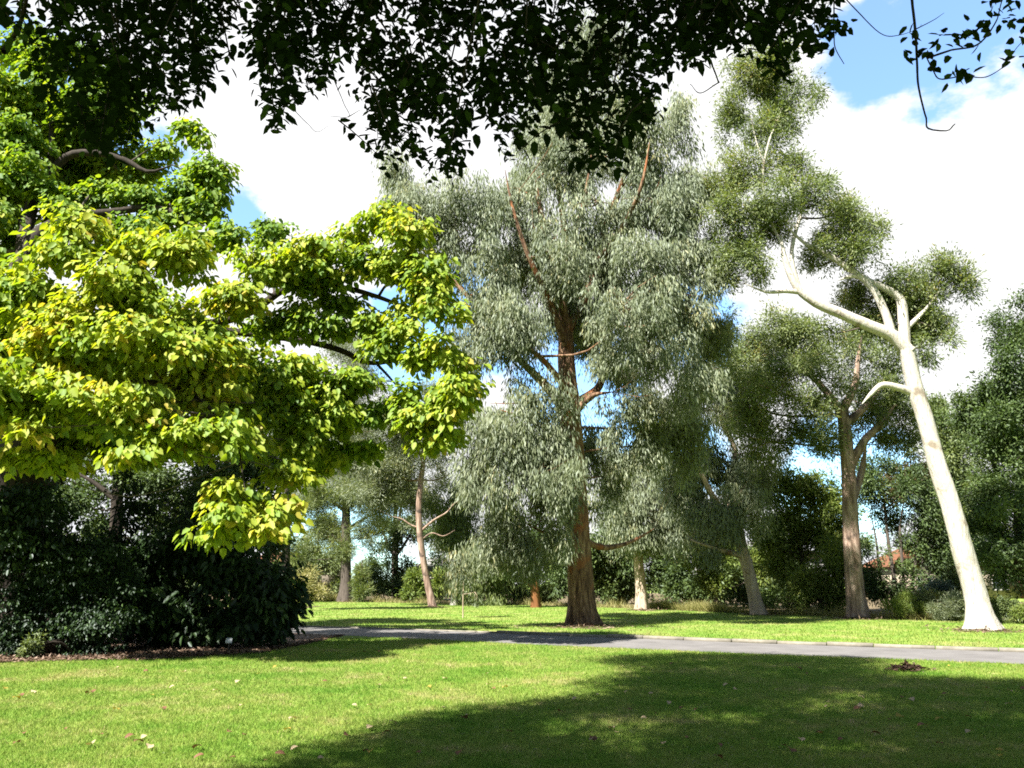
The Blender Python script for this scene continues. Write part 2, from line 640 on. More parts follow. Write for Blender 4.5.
def grow_tree(name, label, cat, d0, trunk, limbs, ells, bark, leaf, n_leaves, style, size, spray,
              seed, group=None, per=34, flare=0.35, hollow=0.28, twigs=5, twig_bark=None, base=None,
              sides=14, lump=0.32, tint=(0, 1), wob=0.08, bias=None):
    rng = np.random.default_rng(seed)
    tp, tr = px_path(trunk, d0)
    if base is None:
        tp[0] = np.array([tp[0][0], tp[0][1], -0.05])
    b = np.array([tp[0][0], tp[0][1], 0.0])
    root = empty(name, b, label, cat, group)
    m = MB()
    m.tube(tp, tr, sides, seg=max(10, 5 * len(tp)), wob=wob, rng=rng, flare=flare)
    m.build('trunk', bark, root, b, smooth=True)
    nodes, nrad = [], []
    P, r = resample(tp, tr, 24)
    nodes.append(P[8:])
    nrad.append(r[8:])
    for lb in limbs:
        lp, lr = px_path(lb, d0)
        lr[-1] *= 0.35
        m = MB()
        m.tube(lp, lr, 8, seg=max(6, 4 * len(lp)), wob=wob * 0.7, rng=rng)
        m.build('limb', bark, root, b, smooth=True)
        P, r = resample(lp, lr, 12)
        nodes.append(P[3:])
        nrad.append(r[3:])
    nodes = np.concatenate(nodes)
    nrad = np.concatenate(nrad)
    E = [px_ell(e, d0) for e in ells]
    V, Q, t, S, idx = crown_leaves(rng, E, n_leaves, style, size, spray, per, hollow, tint, lump,
                                  bias=None if bias is None else [bias(e[4] if len(e) > 4 else 0) for e in ells])
    for k, (c, rad) in enumerate(E):
        cc = c - np.array([0, 0, rad[2] * 0.25])
        dist = np.linalg.norm(nodes - cc, axis=1) + np.clip(nodes[:, 2] - cc[2], 0, None) * 1.5
        j = int(np.argmin(dist))
        a = nodes[j]
        r0 = min(nrad[j] * 0.6, 0.02 + 0.03 * float(rad.mean()))
        ln = np.linalg.norm(cc - a)
        own = S[idx == k]
        if not len(own):
            continue
        m = MB()
        mid = (a + cc) / 2 + np.array([0, 0, -0.06 * ln]) + rng.normal(0, 0.06 * ln + 0.02, 3)
        m.tube([a, mid, cc], [r0, r0 * 0.8, r0 * 0.6], 6, seg=6, wob=0.08, rng=rng)
        for q in own[rng.choice(len(own), min(twigs, len(own)), replace=False)]:
            md = (cc + q) / 2 + rng.normal(0, 0.08 * np.linalg.norm(q - cc), 3)
            m.tube([cc, md, q], [r0 * 0.55, r0 * 0.4, r0 * 0.15], 5, seg=5)
        m.build('branch', twig_bark or bark, root, b, smooth=True)
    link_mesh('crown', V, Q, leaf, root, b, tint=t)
    return root


# leaf colours
M = {}
M['silver'] = leaf_mat('silver_leaf', [(0.0, (0.078, 0.102, 0.050)), (0.5, (0.155, 0.184, 0.096)), (0.85, (0.23, 0.252, 0.136)), (1.0, (0.28, 0.26, 0.11))], 0.36, 0.10, 0.62)
M['olive'] = leaf_mat('olive_leaf', [(0.0, (0.066, 0.096, 0.030)), (0.5, (0.138, 0.178, 0.054)), (0.9, (0.22, 0.242, 0.070)), (1.0, (0.28, 0.22, 0.07))], 0.40, 0.09, 0.62)
M['green'] = leaf_mat('green_leaf', [(0.0, (0.046, 0.072, 0.018)), (0.5, (0.105, 0.142, 0.034)), (1.0, (0.18, 0.21, 0.05))], 0.38, 0.08, 0.62)
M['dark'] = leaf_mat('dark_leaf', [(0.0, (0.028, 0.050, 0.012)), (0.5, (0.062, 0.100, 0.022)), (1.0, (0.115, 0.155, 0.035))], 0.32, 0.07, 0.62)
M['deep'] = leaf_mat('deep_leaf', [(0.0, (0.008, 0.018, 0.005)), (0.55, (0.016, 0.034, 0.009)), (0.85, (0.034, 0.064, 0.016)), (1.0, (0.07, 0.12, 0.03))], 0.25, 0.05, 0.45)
M['bright'] = leaf_mat('bright_leaf', [(0.0, (0.07, 0.11, 0.02)), (0.5, (0.12, 0.165, 0.03)), (1.0, (0.18, 0.20, 0.045))], 0.35, 0.05, 0.5)
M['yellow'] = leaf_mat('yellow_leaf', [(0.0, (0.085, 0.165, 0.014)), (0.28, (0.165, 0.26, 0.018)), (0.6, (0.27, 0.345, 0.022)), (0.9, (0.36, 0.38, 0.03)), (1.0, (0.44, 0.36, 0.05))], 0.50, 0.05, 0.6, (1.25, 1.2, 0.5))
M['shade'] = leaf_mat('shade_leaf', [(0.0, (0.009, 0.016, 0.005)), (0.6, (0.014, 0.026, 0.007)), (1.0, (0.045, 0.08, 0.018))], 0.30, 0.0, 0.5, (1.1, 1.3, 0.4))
M['blue'] = leaf_mat('blue_leaf', [(0.0, (0.05, 0.085, 0.075)), (1.0, (0.10, 0.145, 0.13))], 0.2, 0.08, 0.5)
M['straw'] = leaf_mat('straw_leaf', [(0.0, (0.16, 0.17, 0.05)), (1.0, (0.32, 0.28, 0.12))], 0.3, 0.04, 0.5)
M['rust'] = leaf_mat('rust_leaf', [(0.0, (0.06, 0.05, 0.025)), (1.0, (0.14, 0.105, 0.05))], 0.25, 0.05, 0.5)

# bark
M['iron'] = bark_mat('stringy_bark', [(0.34, (0.030, 0.017, 0.011)), (0.46, (0.10, 0.055, 0.032)), (0.55, (0.19, 0.115, 0.068)), (0.68, (0.29, 0.20, 0.13))], (4, 4, 0.55), 2.0, 0.9, (0.22, 0.085, 0.035), (0.53, 0.62))
M['white'] = bark_mat('white_bark', [(0.30, (0.20, 0.165, 0.125)), (0.42, (0.36, 0.33, 0.28)), (0.7, (0.46, 0.435, 0.39))], (5, 5, 1.1), 2.4, 0.8, (0.20, 0.165, 0.125), (0.57, 0.66))
M['pale'] = bark_mat('pale_bark', [(0.30, (0.20, 0.145, 0.10)), (0.5, (0.34, 0.265, 0.195)), (0.7, (0.43, 0.355, 0.28))], (4, 4, 0.6), 1.6, 0.35, (0.14, 0.085, 0.05), (0.58, 0.66))
M['brown'] = bark_mat('pink_brown_bark', [(0.34, (0.085, 0.055, 0.040)), (0.48, (0.22, 0.15, 0.112)), (0.66, (0.35, 0.27, 0.215))], (4, 4, 0.5), 1.7, 0.5, (0.055, 0.040, 0.032), (0.55, 0.64))
M['orange'] = bark_mat('orange_bark', [(0.30, (0.07, 0.028, 0.010)), (0.6, (0.17, 0.072, 0.025))], (4, 4, 0.6), 2.0, 0.5)
M['grey'] = bark_mat('grey_bark', [(0.30, (0.035, 0.028, 0.022)), (0.7, (0.10, 0.083, 0.068))], (4, 4, 0.7), 2.2, 0.6)
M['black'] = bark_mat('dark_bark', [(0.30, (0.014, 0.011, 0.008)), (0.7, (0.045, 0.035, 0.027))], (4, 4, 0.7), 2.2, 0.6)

# ------------------------------------------------------------------ ground, path, beds
GRASS = lawn_mat('lawn', False)
V = []
gx = np.linspace(-600, 600, 61)
gy = np.linspace(-200, 1000, 61)
X, Y = np.meshgrid(gx, gy, indexing='ij')
i, j = np.meshgrid(np.arange(60), np.arange(60), indexing='ij')
a = (i * 61 + j)
struct(link_mesh('lawn', np.stack([X.ravel(), Y.ravel(), np.zeros(X.size)], 1), np.stack([a, a + 61, a + 62, a + 1], -1).reshape(-1, 4), GRASS))


def edge(pts):
    P = np.array([ground(*p)[:2] for p in pts])
    return P[np.argsort(P[:, 0])]


far_e = edge([(230, 622.5), (292, 626.5), (400, 629.5), (480, 632.5), (560, 636), (660, 639.5), (760, 643.5), (890, 648), (1024, 652.5), (1200, 659), (1500, 671)])
near_e = edge([(200, 630), (292, 633.0), (345, 635.5), (400, 638), (480, 642.0), (560, 646), (660, 650), (760, 654.2), (890, 659), (1024, 664.2), (1200, 672), (1500, 686)])
bed_e = edge([(-400, 668), (0, 663), (60, 661), (110, 660), (150, 660.5), (200, 657), (260, 653.5), (300, 646), (335, 638), (345, 635.5)])


def far_y(x): return np.interp(x, far_e[:, 0], far_e[:, 1])
def near_y(x): return np.interp(x, near_e[:, 0], near_e[:, 1])
def bed_y(x): return np.interp(x, bed_e[:, 0], bed_e[:, 1], right=999)


def strip(name, xs, y0, y1, z, mat):
    n = len(xs)
    V = np.concatenate([np.stack([xs, y0, np.full(n, z)], 1), np.stack([xs, y1, np.full(n, z)], 1)])
    k = np.arange(n - 1)
    return struct(link_mesh(name, V, np.stack([k, k + 1, k + 1 + n, k + n], 1), mat))


ASPH = noise_mat('asphalt', [(0.3, (0.10, 0.095, 0.092)), (0.7, (0.155, 0.147, 0.142))], 1.1, 0.3, detail=12)
xs = np.linspace(-13.5, 40, 160)
rngp = np.random.default_rng(3)
strip('path', xs, near_y(xs) + rngp.normal(0, 0.03, len(xs)), far_y(xs), 0.004, ASPH)
MULCH = noise_mat('mulch', [(0.3, (0.045, 0.026, 0.017)), (0.5, (0.10, 0.064, 0.044)), (0.7, (0.17, 0.12, 0.088))], 14, 1.0, dist=0.08)
xb = np.linspace(-30, bed_e[-1, 0], 90)
strip('mulch_bed', xb, bed_y(xb) + rngp.normal(0, 0.05, len(xb)), np.maximum(np.where(xb > -13.5, near_y(xb) - 0.02, 60), bed_y(xb) + 0.01), 0.003, MULCH)
xb2 = np.linspace(-40, -13.5, 20)
strip('mulch_bed', xb2, np.full(20, 28.0), np.full(20, 60.0), 0.0055, MULCH)
back_px = [(-400, 606), (200, 602), (300, 600.8), (450, 604), (560, 606.0), (660, 609.5), (760, 614.5), (840, 617), (900, 620), (1024, 622), (1400, 628)]
back_e = edge(back_px)
def back_y(x): return np.interp(x, back_e[:, 0], back_e[:, 1])
SOIL = noise_mat('leafy_soil', [(0.3, (0.05, 0.038, 0.022)), (0.55, (0.13, 0.10, 0.055)), (0.75, (0.24, 0.19, 0.10))], 3, 1.0, dist=0.1)
xk = np.linspace(-45, 45, 90)
strip('woodland_floor', xk, back_y(xk) + rngp.normal(0, 0.25, 90), np.full(90, 135.0), 0.005, SOIL)
# concrete edging along the far side of the path, laid in lengths
KERB = noise_mat('kerb_concrete', [(0.3, (0.12, 0.11, 0.085)), (0.7, (0.215, 0.195, 0.155))], 5, 0.4)
m = MB()
x = -13.0
rk = random.Random(5)
while x < 38:
    ln = rk.uniform(0.95, 1.25)
    x1 = x + ln
    y0, y1 = far_y(x), far_y(x1)
    cx, cy = (x + x1) / 2, (y0 + y1) / 2 + 0.09
    h = rk.uniform(0.085, 0.11)
    # stones further left have sunk into the turf
    sink = 0.045 if x < -1.5 else 0.0
    m.box((cx, cy, h / 2 - 0.02 - sink / 2 + rk.uniform(-0.008, 0.008)), (math.hypot(ln, y1 - y0) - rk.uniform(0.02, 0.05), 0.16, h + 0.02 - sink), math.atan2(y1 - y0, ln) + rk.uniform(-0.015, 0.015))
    x = x1
struct(m.build('kerb', KERB))

# ------------------------------------------------------------------ grass blades
def blades(rng, x, y, h, w):
    n = len(x)
    th = rng.uniform(0, 2 * math.pi, n)
    lean = rng.normal(0, 0.55, (n, 2)) * h[:, None]
    b = np.stack([x, y, np.zeros(n)], 1)
    s = np.stack([np.cos(th), np.sin(th), np.zeros(n)], 1) * (w / 2)[:, None]
    tip = b + np.concatenate([lean, h[:, None]], 1)
    V = np.stack([b - s, b + s, tip], 1).reshape(-1, 3)
    return V, np.arange(3 * n).reshape(n, 3)


rng = np.random.default_rng(11)
n = 560000
yy = 6.8 * (25.0 / 6.8) ** rng.uniform(0, 1, n)
xx = rng.uniform(-1, 1, n) * (0.70 * yy + 1.6)
keep = (yy < near_y(xx) - 0.02 + rng.normal(0, 0.05, n)) & (yy < bed_y(xx) + rng.normal(0, 0.10, n))
xx, yy = xx[keep], yy[keep]
n = len(xx)
hh = rng.uniform(0.022, 0.05, n) * (0.8 + yy * 0.02)
V, Q = blades(rng, xx, yy, hh, 0.0045 + 0.00045 * yy)
patch = 0.5 + 0.25 * np.sin(xx * 0.8 + 1.3) * np.sin(yy * 0.55) + 0.12 * np.sin(xx * 2.9 + yy * 2.1)
tint = np.clip(rng.beta(2, 3, n) + 0.25 * (patch - 0.5), 0, 0.93)
tint = np.where(rng.uniform(size=n) < 0.018, 1.0, tint)
GB = lawn_mat('grass_blades', True)
stuff(link_mesh('grass', V, Q, GB, tint=tint))
n = 170000
yy = 19.0 * (80 / 19.0) ** rng.uniform(0, 1, n)
xx = rng.uniform(-1, 1, n) * (0.70 * yy + 1.0)
keep = (yy > far_y(xx) + 0.15 - np.abs(rng.normal(0, 0.035, n))) & (yy < back_y(xx) - 0.1)
xx, yy = xx[keep], yy[keep]
n = len(xx)
V, Q = blades(rng, xx, yy, rng.uniform(0.03, 0.07, n) * (1 + yy * 0.006), 0.006 + 0.0006 * yy)
stuff(link_mesh('grass', V, Q, GB, tint=np.clip(rng.beta(2, 3, n), 0, 0.93)))

# ------------------------------------------------------------------ centre eucalyptus
D = 32.7
grow_tree('eucalyptus_tree', 'tallest eucalyptus with thick stringy orange-brown trunk and weeping silver-grey crown', 'tree', D,
    [(583, 628, 13.5), (581, 600, 12.5), (579, 560, 12), (577, 510, 11), (573, 450, 10.5), (569, 400, 10), (566, 355, 8.5), (566, 320, 7)],
    [[(566, 345, 6, 0), (562, 300, 4.5, -0.4), (552, 255, 3.6, -1), (541, 215, 3, -1.4), (536, 180, 2.2, -1.6)],
     [(567, 330, 6, 0), (583, 300, 5, .3), (598, 262, 4.2, .5), (606, 225, 3.6, -.4), (620, 190, 3, -1.2), (632, 150, 2.2, -2)],
     [(566, 322, 5.5, 0), (568, 270, 4, 1), (562, 210, 3.2, 1.6), (552, 150, 2.6, 1.8), (545, 90, 1.6, 2)],
     [(572, 420, 6, 0), (545, 385, 4.5, -.5), (520, 360, 3.4, -1.5), (480, 310, 2.6, -2), (445, 270, 1.8, -2), (425, 235, 1.2, -2)],
     [(576, 405, 6, 0), (600, 385, 4, .6), (605, 345, 3.6, 0), (610, 315, 3, -.8), (640, 290, 2, -1.6)],
     [(577, 410, 4, 0), (592, 396, 2.6, -.4), (612, 392, 1.4, -1)],
     [(566, 345, 4, -.3), (550, 302, 3.2, -1.4), (528, 255, 2.4, -2.4), (512, 205, 1.5, -2.6), (505, 170, .9, -2.4)],
     [(598, 262, 3.4, 0), (622, 228, 2.6, -2.2), (640, 190, 1.9, -3.4), (650, 140, 1.1, -3.6)],
     [(570, 395, 4, -.3), (545, 362, 3, -1.8), (512, 335, 2.1, -3), (475, 300, 1.3, -3.4)],
     [(563, 290, 3, -.6), (574, 240, 2.3, -1.8), (586, 190, 1.5, -2.4), (592, 150, .9, -2.4)],
     [(576, 470, 4.5, 0), (560, 440, 3.4, -1.5), (530, 420, 2.4, -2.5), (500, 410, 1.5, -3)],
     [(578, 530, 4, 0), (555, 536, 2.6, -1), (530, 526, 1.6, -2)],
     [(579, 538, 4, 0), (600, 547, 3, .3), (622, 545, 2.2, .8), (642, 536, 1.4, 1.4), (655, 528, .8, 1.8)],
     [(605, 240, 3, 0), (640, 225, 2.2, -1), (680, 210, 1.4, -2)]],
    [(550, 75, 24, 40, 1.5), (640, 280, 30, 28, .5), (600, 240, 28, 26, .8), (655, 320, 28, 24, .8), (625, 360, 28, 22, .8), (668, 420, 26, 26, 1.2), (690, 450, 22, 22, 1.5), (600, 150, 30, 30, .8), (705, 330, 22, 26, .5), (590, 45, 40, 40, 1.0), (520, 180, 55, 42, -1.0), (470, 215, 48, 45, -1.5), (420, 200, 45, 42, -1.5), (405, 175, 30, 25, 0.0), (545, 245, 45, 40, -2.0),
     (490, 275, 42, 42, -2.5), (520, 325, 42, 45, -2.5), (480, 330, 30, 40, -2.0), (560, 150, 40, 35, -1.0), (630, 110, 33.7, 42.1, -2.6), (665, 110, 26.2, 37.4, -1.6), (600, 195, 32, 30, -2.6),
     (650, 190, 42.1, 37.4, -2.6), (690, 180, 33.7, 37.4, -1.6), (635, 245, 39.4, 30, -3.6), (690, 240, 35.5, 30, -2.6), (625, 310, 37.4, 30, -4.6), (660, 285, 35.5, 30, -3.6), (690, 300, 31.8, 35.5, -2.6),
     (650, 345, 39.4, 30, -3.6), (690, 360, 33.7, 35.5, -2.6), (605, 345, 26, 26, -1.1), (535, 395, 42, 30, -3.0), (500, 420, 42, 38, -3.2), (480, 465, 30, 45, -2.6), (525, 465, 46, 45, -3.0),
     (545, 500, 30, 48, -2.0), (500, 520, 38, 40, -2.0), (530, 550, 30, 28, -1.0), (560, 440, 28, 34, -2.5), (575, 500, 20, 20, 2.4), (612, 425, 26, 22, 0.6), (635, 440, 24, 24, 0.8), (604, 470, 18, 24, 1.0), (620, 400, 24, 16, -0.5),
     (650, 400, 28.1, 24.4, 0.0), (690, 410, 28.1, 28.1, 1.0), (560, 290, 35, 35, 1.2), (590, 260, 36, 46, 1.4), (585, 320, 30, 34, 1.4), (530, 140, 36, 36, 1.0), (580, 110, 36, 40, 1.0), (520, 250, 50, 50, 1.2), (545, 440, 26, 40, 2.0), (590, 440, 22, 36, 3.0), (640, 150, 37.4, 46.8, -1.4)],
    M['iron'], M['silver'], 365000, 'weep', (0.24, 0.19, False), 0.62, 101, per=38, hollow=0.33, twigs=7, lump=0.42, sides=20, flare=0.45)

# ------------------------------------------------------------------ white gum
D = 29.2
grow_tree('gum_tree', 'leaning smooth white-barked gum with forked limbs beside the path', 'tree', D,
    [(984, 632, 12.4), (977, 600, 10.2), (964, 555, 9.7), (951, 505, 8.9), (936, 460, 8.4), (925, 420, 7.9), (914, 385, 7.8), (907, 350, 7.4)],
    [[(909, 352, 7.5), (893, 336, 6.8), (870, 326, 6.2), (842, 314, 5.6), (815, 302, 5), (800, 291, 4.2), (790, 274, 3.4), (784, 255, 2.6), (781, 235, 1.6)],
     [(905, 345, 6), (903, 318, 5.2), (899, 298, 4.6), (886, 289, 4), (868, 281, 3.4), (848, 268, 3.2), (825, 253, 2.8), (805, 243, 2), (785, 225, 1.4)],
     [(893, 338, 4.6), (884, 310, 4.2), (871, 287, 3.6), (858, 276, 3), (838, 280, 1.8)],
     [(802, 292, 3), (786, 291, 2.4), (768, 292, 1.7), (745, 284, 1)],
     [(798, 286, 3), (792, 262, 2.2), (803, 200, 1.6, .3), (800, 150, 1.2, .3)],
     [(918, 395, 4.4), (900, 388, 3.8), (882, 385, 3), (870, 395, 2), (862, 404, 1.2)],
     [(905, 330, 3), (925, 310, 1.8), (940, 290, 1.1)],
     [(784, 250, 1.5, 0), (768, 212, 1.3, .2), (763, 175, 1.2, 0), (768, 145, 1.0, -.3), (777, 122, .7, .2), (786, 98, .4, .6)],
     [(764, 165, .8, 0), (756, 140, .6, .3), (750, 112, .35, .6)]],
    [(775, 80, 32, 26, 0.7), (760, 130, 30, 26, 1.0), (780, 160, 30, 22, 0.6), (720, 180, 26, 26, 1.5), (760, 210, 30, 26, 0.5), (730, 245, 26, 30, 1.0), (775, 235, 22, 22, 1.0), (845, 205, 24, 16, 0.0), (840, 255, 28, 24, 0.5), (870, 235, 16, 20, 0.3), (900, 310, 30, 24, 1.2), (795, 100, 28, 28, 0.5), (750, 75, 24, 24, 1.0), (735, 120, 22, 28, 1.5), (790, 125, 20, 12, 0.5), (745, 170, 26, 28, 0.5), (795, 175, 26, 18, 0.0), (775, 200, 30, 22, -0.5), (735, 215, 26, 26, 0.0),
     (752, 262, 24, 28, 0.0), (720, 265, 24, 26, 0.5), (815, 200, 28, 24, 0.0), (850, 225, 28, 24, 0.0), (860, 250, 22, 24, 0.0), (830, 240, 22, 20, 1.0), (810, 262, 15, 20, 1.0),
     (905, 290, 30, 22, 0.5), (935, 268, 30, 18, 0.0), (955, 272, 24, 18, 0.0), (968, 285, 14, 10, 0.0), (925, 305, 34, 20, 0.5), (885, 320, 22, 22, 1.0), (915, 330, 30, 16, 1.0), (940, 325, 18, 16, 0.5), (850, 300, 22, 22, 1.5), (835, 330, 22, 16, 1.5), (920, 346, 10, 7, 0.0), (948, 340, 10, 5, 0.0), (928, 358, 9, 5, 0.0)],
    M['white'], M['olive'], 140000, 'tuft', (0.17, 0.24, False), 0.62, 102, per=36, hollow=0.38, twigs=8, lump=0.45, sides=24, flare=0.7, wob=0.09, twig_bark=M['grey'])

# ------------------------------------------------------------------ pink-brown trunked eucalyptus behind
D = 39.0
grow_tree('eucalyptus_tree', 'eucalyptus with shaggy pink-brown trunk and broad dark olive crown', 'tree', D,
    [(859, 620, 9.6), (856, 600, 8.8), (853, 560, 8.0), (850, 510, 7.4), (848, 470, 7.0), (845, 430, 6.4), (842, 405, 5.4)],
    [[(848, 470, 5.5), (859, 450, 4.6), (865, 440, 4), (880, 425, 3), (895, 405, 2)],
     [(844, 424, 5), (860, 412, 3.6), (872, 400, 2.6), (885, 380, 1.6)],
     [(843, 410, 5), (855, 385, 3.5), (858, 360, 2.4), (862, 335, 1.6)],
     [(843, 415, 5), (825, 390, 3.5), (800, 365, 2.6), (780, 345, 1.6)],
     [(853, 500, 4), (862, 470, 3.4, .6), (866, 445, 2.6, .6)]],
    [(770, 345, 40, 28), (800, 335, 34, 26), (740, 355, 30, 26), (820, 370, 40, 30), (780, 385, 42, 32, -1), (750, 400, 36, 28), (830, 405, 34, 26, -1), (800, 425, 38, 26), (770, 435, 32, 26), (855, 340, 34, 28, 1), (880, 365, 34, 32, 1),
     (900, 395, 28, 30, 1), (870, 400, 34, 30, .5), (885, 430, 32, 24, .5), (905, 435, 22, 20, 1), (860, 420, 26, 20, 2), (820, 445, 28, 16), (730, 330, 24, 18, 1)],
    M['brown'], M['olive'], 95000, 'tuft', (0.20, 0.26, False), 0.75, 103, per=36, hollow=0.36, twigs=6, lump=0.4, sides=18, flare=0.35)

# leaning pale trunk
D = 42.8
grow_tree('eucalyptus_tree', 'eucalyptus with leaning smooth pale trunk and drooping grey-green sprays', 'tree', D,
    [(759, 616, 7.4), (754, 595, 6.5), (748, 570, 6), (741, 545, 5.6), (735, 520, 5.6), (728, 495, 4.6)],
    [[(736, 525, 4), (715, 500, 3, -1), (700, 470, 2.2, -1.4), (690, 440, 1.4, -1.5)],
     [(730, 500, 3.6), (735, 450, 2.6, .5), (722, 415, 2, .6), (742, 390, 1.6, .6), (756, 380, 1, .6)],
     [(744, 556, 3.4), (720, 550, 2.4, -1), (690, 540, 1.4, -2)]],
    [(735, 495, 34, 26, -1), (755, 510, 26, 26, -.6), (715, 515, 28, 24, -1), (700, 490, 24, 30), (735, 465, 34, 24), (705, 450, 30, 28), (755, 445, 30, 30, .5), (700, 400, 28, 28, 1), (735, 405, 34, 26, .6), (745, 370, 28, 26, 1), (715, 365, 26, 26, 1.5), (680, 470, 22, 28), (690, 535, 20, 16, -1)],
    M['pale'], M['silver'], 62000, 'weep', (0.26, 0.2, False), 0.75, 104, per=34, twigs=6, lump=0.42, sides=16)

# pale upright trunk
D = 50.6
grow_tree('eucalyptus_tree', 'eucalyptus with straight cream trunk right of the thick orange-brown trunk', 'tree', D,
    [(642, 611, 6.4), (641, 590, 5.6), (639, 565, 5), (637, 545, 4.6), (636, 520, 4)],
    [[(637, 550, 3), (625, 540, 2.2, -.5), (612, 535, 1.4, -1)], [(637, 530, 3), (650, 500, 2, 0), (662, 470, 1.4, 0)], [(636, 522, 3), (625, 490, 2), (618, 460, 1.2)]],
    [(625, 510, 30, 22, -1), (650, 520, 30, 22, -1), (670, 505, 26, 24), (640, 485, 36, 24), (610, 490, 20, 26), (660, 465, 34, 26), (680, 480, 22, 24), (625, 455, 26, 22), (690, 515, 20, 18)],
    M['pale'], M['silver'], 42000, 'weep', (0.30, 0.2, False), 0.85, 105, per=32, twigs=5, lump=0.42)

# small orange trunk
D = 56
grow_tree('paperbark_tree', 'small tree with orange-brown forked trunk left of the biggest trunk', 'tree', D,
    [(536, 608.5, 4.6), (535, 590, 4), (534, 575, 3.6), (533, 555, 2.8)],
    [[(531, 586, 2.4), (522, 576, 2), (515, 566, 1.6), (506, 556, 1)]],
    [(520, 545, 26, 20), (540, 535, 24, 20), (500, 555, 22, 18), (555, 550, 18, 18), (515, 565, 16, 10)],
    M['orange'], M['dark'], 16000, 'tuft', (0.28, 0.3, False), 0.8, 106, per=30)

# slender reddish gum at the left of the far lawn
D = 57.5
grow_tree('gum_tree', 'slender bowed reddish-brown gum with bare side branches behind the yellow-green tree', 'tree', D,
    [(433, 608, 4.2), (429, 590, 3.7), (424, 565, 3.4), (420, 535, 3.2), (419, 505, 2.9), (421, 480, 2.6), (424, 455, 2.2), (425, 430, 1.8)],
    [[(420, 528, 1.1), (411, 525, .8), (402, 519, .6), (390, 516, .3)], [(422, 530, 1.3), (434, 520, 1.1), (447, 512, .7), (455, 503, .5), (462, 500, .3)], [(421, 540, .8), (432, 533, .6), (443, 536, .5), (455, 530, .3)], [(424, 460, 1.6), (405, 430, 1.2), (385, 400, .8)]],
    [(385, 420, 34, 32), (420, 420, 30, 30), (360, 385, 32, 30, 1), (350, 350, 30, 30, 1), (395, 470, 34, 24, 1), (375, 500, 30, 22, 1), (415, 500, 30, 26, 2), (345, 460, 22, 20, 2), (445, 470, 22, 26, 1)],
    M['brown'], M['silver'], 64000, 'tuft', (0.30, 0.17, False), 0.95, 107, per=34, flare=0.2, lump=0.4)

D = 62
grow_tree('gum_tree', 'gum with short pale cream trunk among hanging dark sprays', 'tree', D,
    [(455, 606, 4.0), (455, 590, 3.4), (456, 570, 3.1), (457, 545, 2.8), (458, 520, 2)], [[(456, 560, 1.6), (462, 545, 1.2), (470, 530, .8)]],
    [(462, 515, 28, 30), (475, 545, 26, 26, -1), (450, 500, 24, 26), (485, 575, 24, 22, -1), (470, 580, 20, 16, -2), (495, 520, 22, 30)],
    M['white'], M['green'], 32000, 'weep', (0.30, 0.2, False), 0.9, 108, per=32)

# dark pine
D = 74
grow_tree('pine_tree', 'pine with thick dark grey trunk at the far edge of the lawn', 'tree', D,
    [(345, 602.5, 7), (346, 585, 5.6), (346, 560, 5), (346, 530, 4.6), (346, 500, 3.8), (347, 465, 2.8)],
    [[(345, 545, 2), (330, 535, 1.4), (315, 528, .8)], [(347, 530, 2), (362, 520, 1.4), (380, 512, .8)], [(346, 512, 2), (330, 500, 1.4), (312, 490, .8)]],
    [(345, 455, 32, 22), (320, 475, 30, 20), (370, 480, 32, 22), (305, 505, 28, 18), (345, 500, 34, 18), (388, 500, 24, 16), (318, 535, 26, 14), (335, 548, 24, 10), (372, 535, 22, 12), (300, 555, 18, 12)],
    M['grey'], M['olive'], 60000, 'needle', (0.42, 0.11, False), 1.1, 109, per=34, lump=0.42)

# dense dark evergreen at the right edge
D = 37
grow_tree('evergreen_tree', 'dense dark green broadleaf evergreen cut off by the right edge', 'tree', D,
    [(1040, 622, 11), (1036, 590, 9), (1026, 560, 8), (1022, 500, 6.5), (1030, 420, 4)],
    [[(1030, 575, 5), (1012, 560, 4, -1), (1000, 545, 2.6, -1.5)], [(1024, 520, 4), (1000, 480, 3), (985, 440, 2)]],
    [(1010, 335, 24, 26), (1035, 325, 34, 34), (985, 390, 22, 18, -.5), (1005, 380, 34, 28, -1), (1040, 390, 36, 40, -1), (975, 420, 18, 22, 0), (995, 435, 30, 28, -1), (1030, 450, 34, 34, -1.5), (990, 480, 26, 24, -1), (1015, 500, 34, 28, -2),
     (985, 520, 22, 22, -1), (1005, 545, 32, 26, -2), (1040, 540, 32, 34, -2), (1020, 575, 30, 18, -1.5), (1075, 370, 40, 60), (1080, 470, 40, 60), (1080, 560, 40, 40), (1060, 330, 36, 36), (1000, 425, 40, 70, 2), (1020, 540, 40, 50, 1)],
    M['black'], M['dark'], 165000, 'tuft', (0.17, 0.42, False), 0.7, 110, per=40, lump=0.42, hollow=0.33)

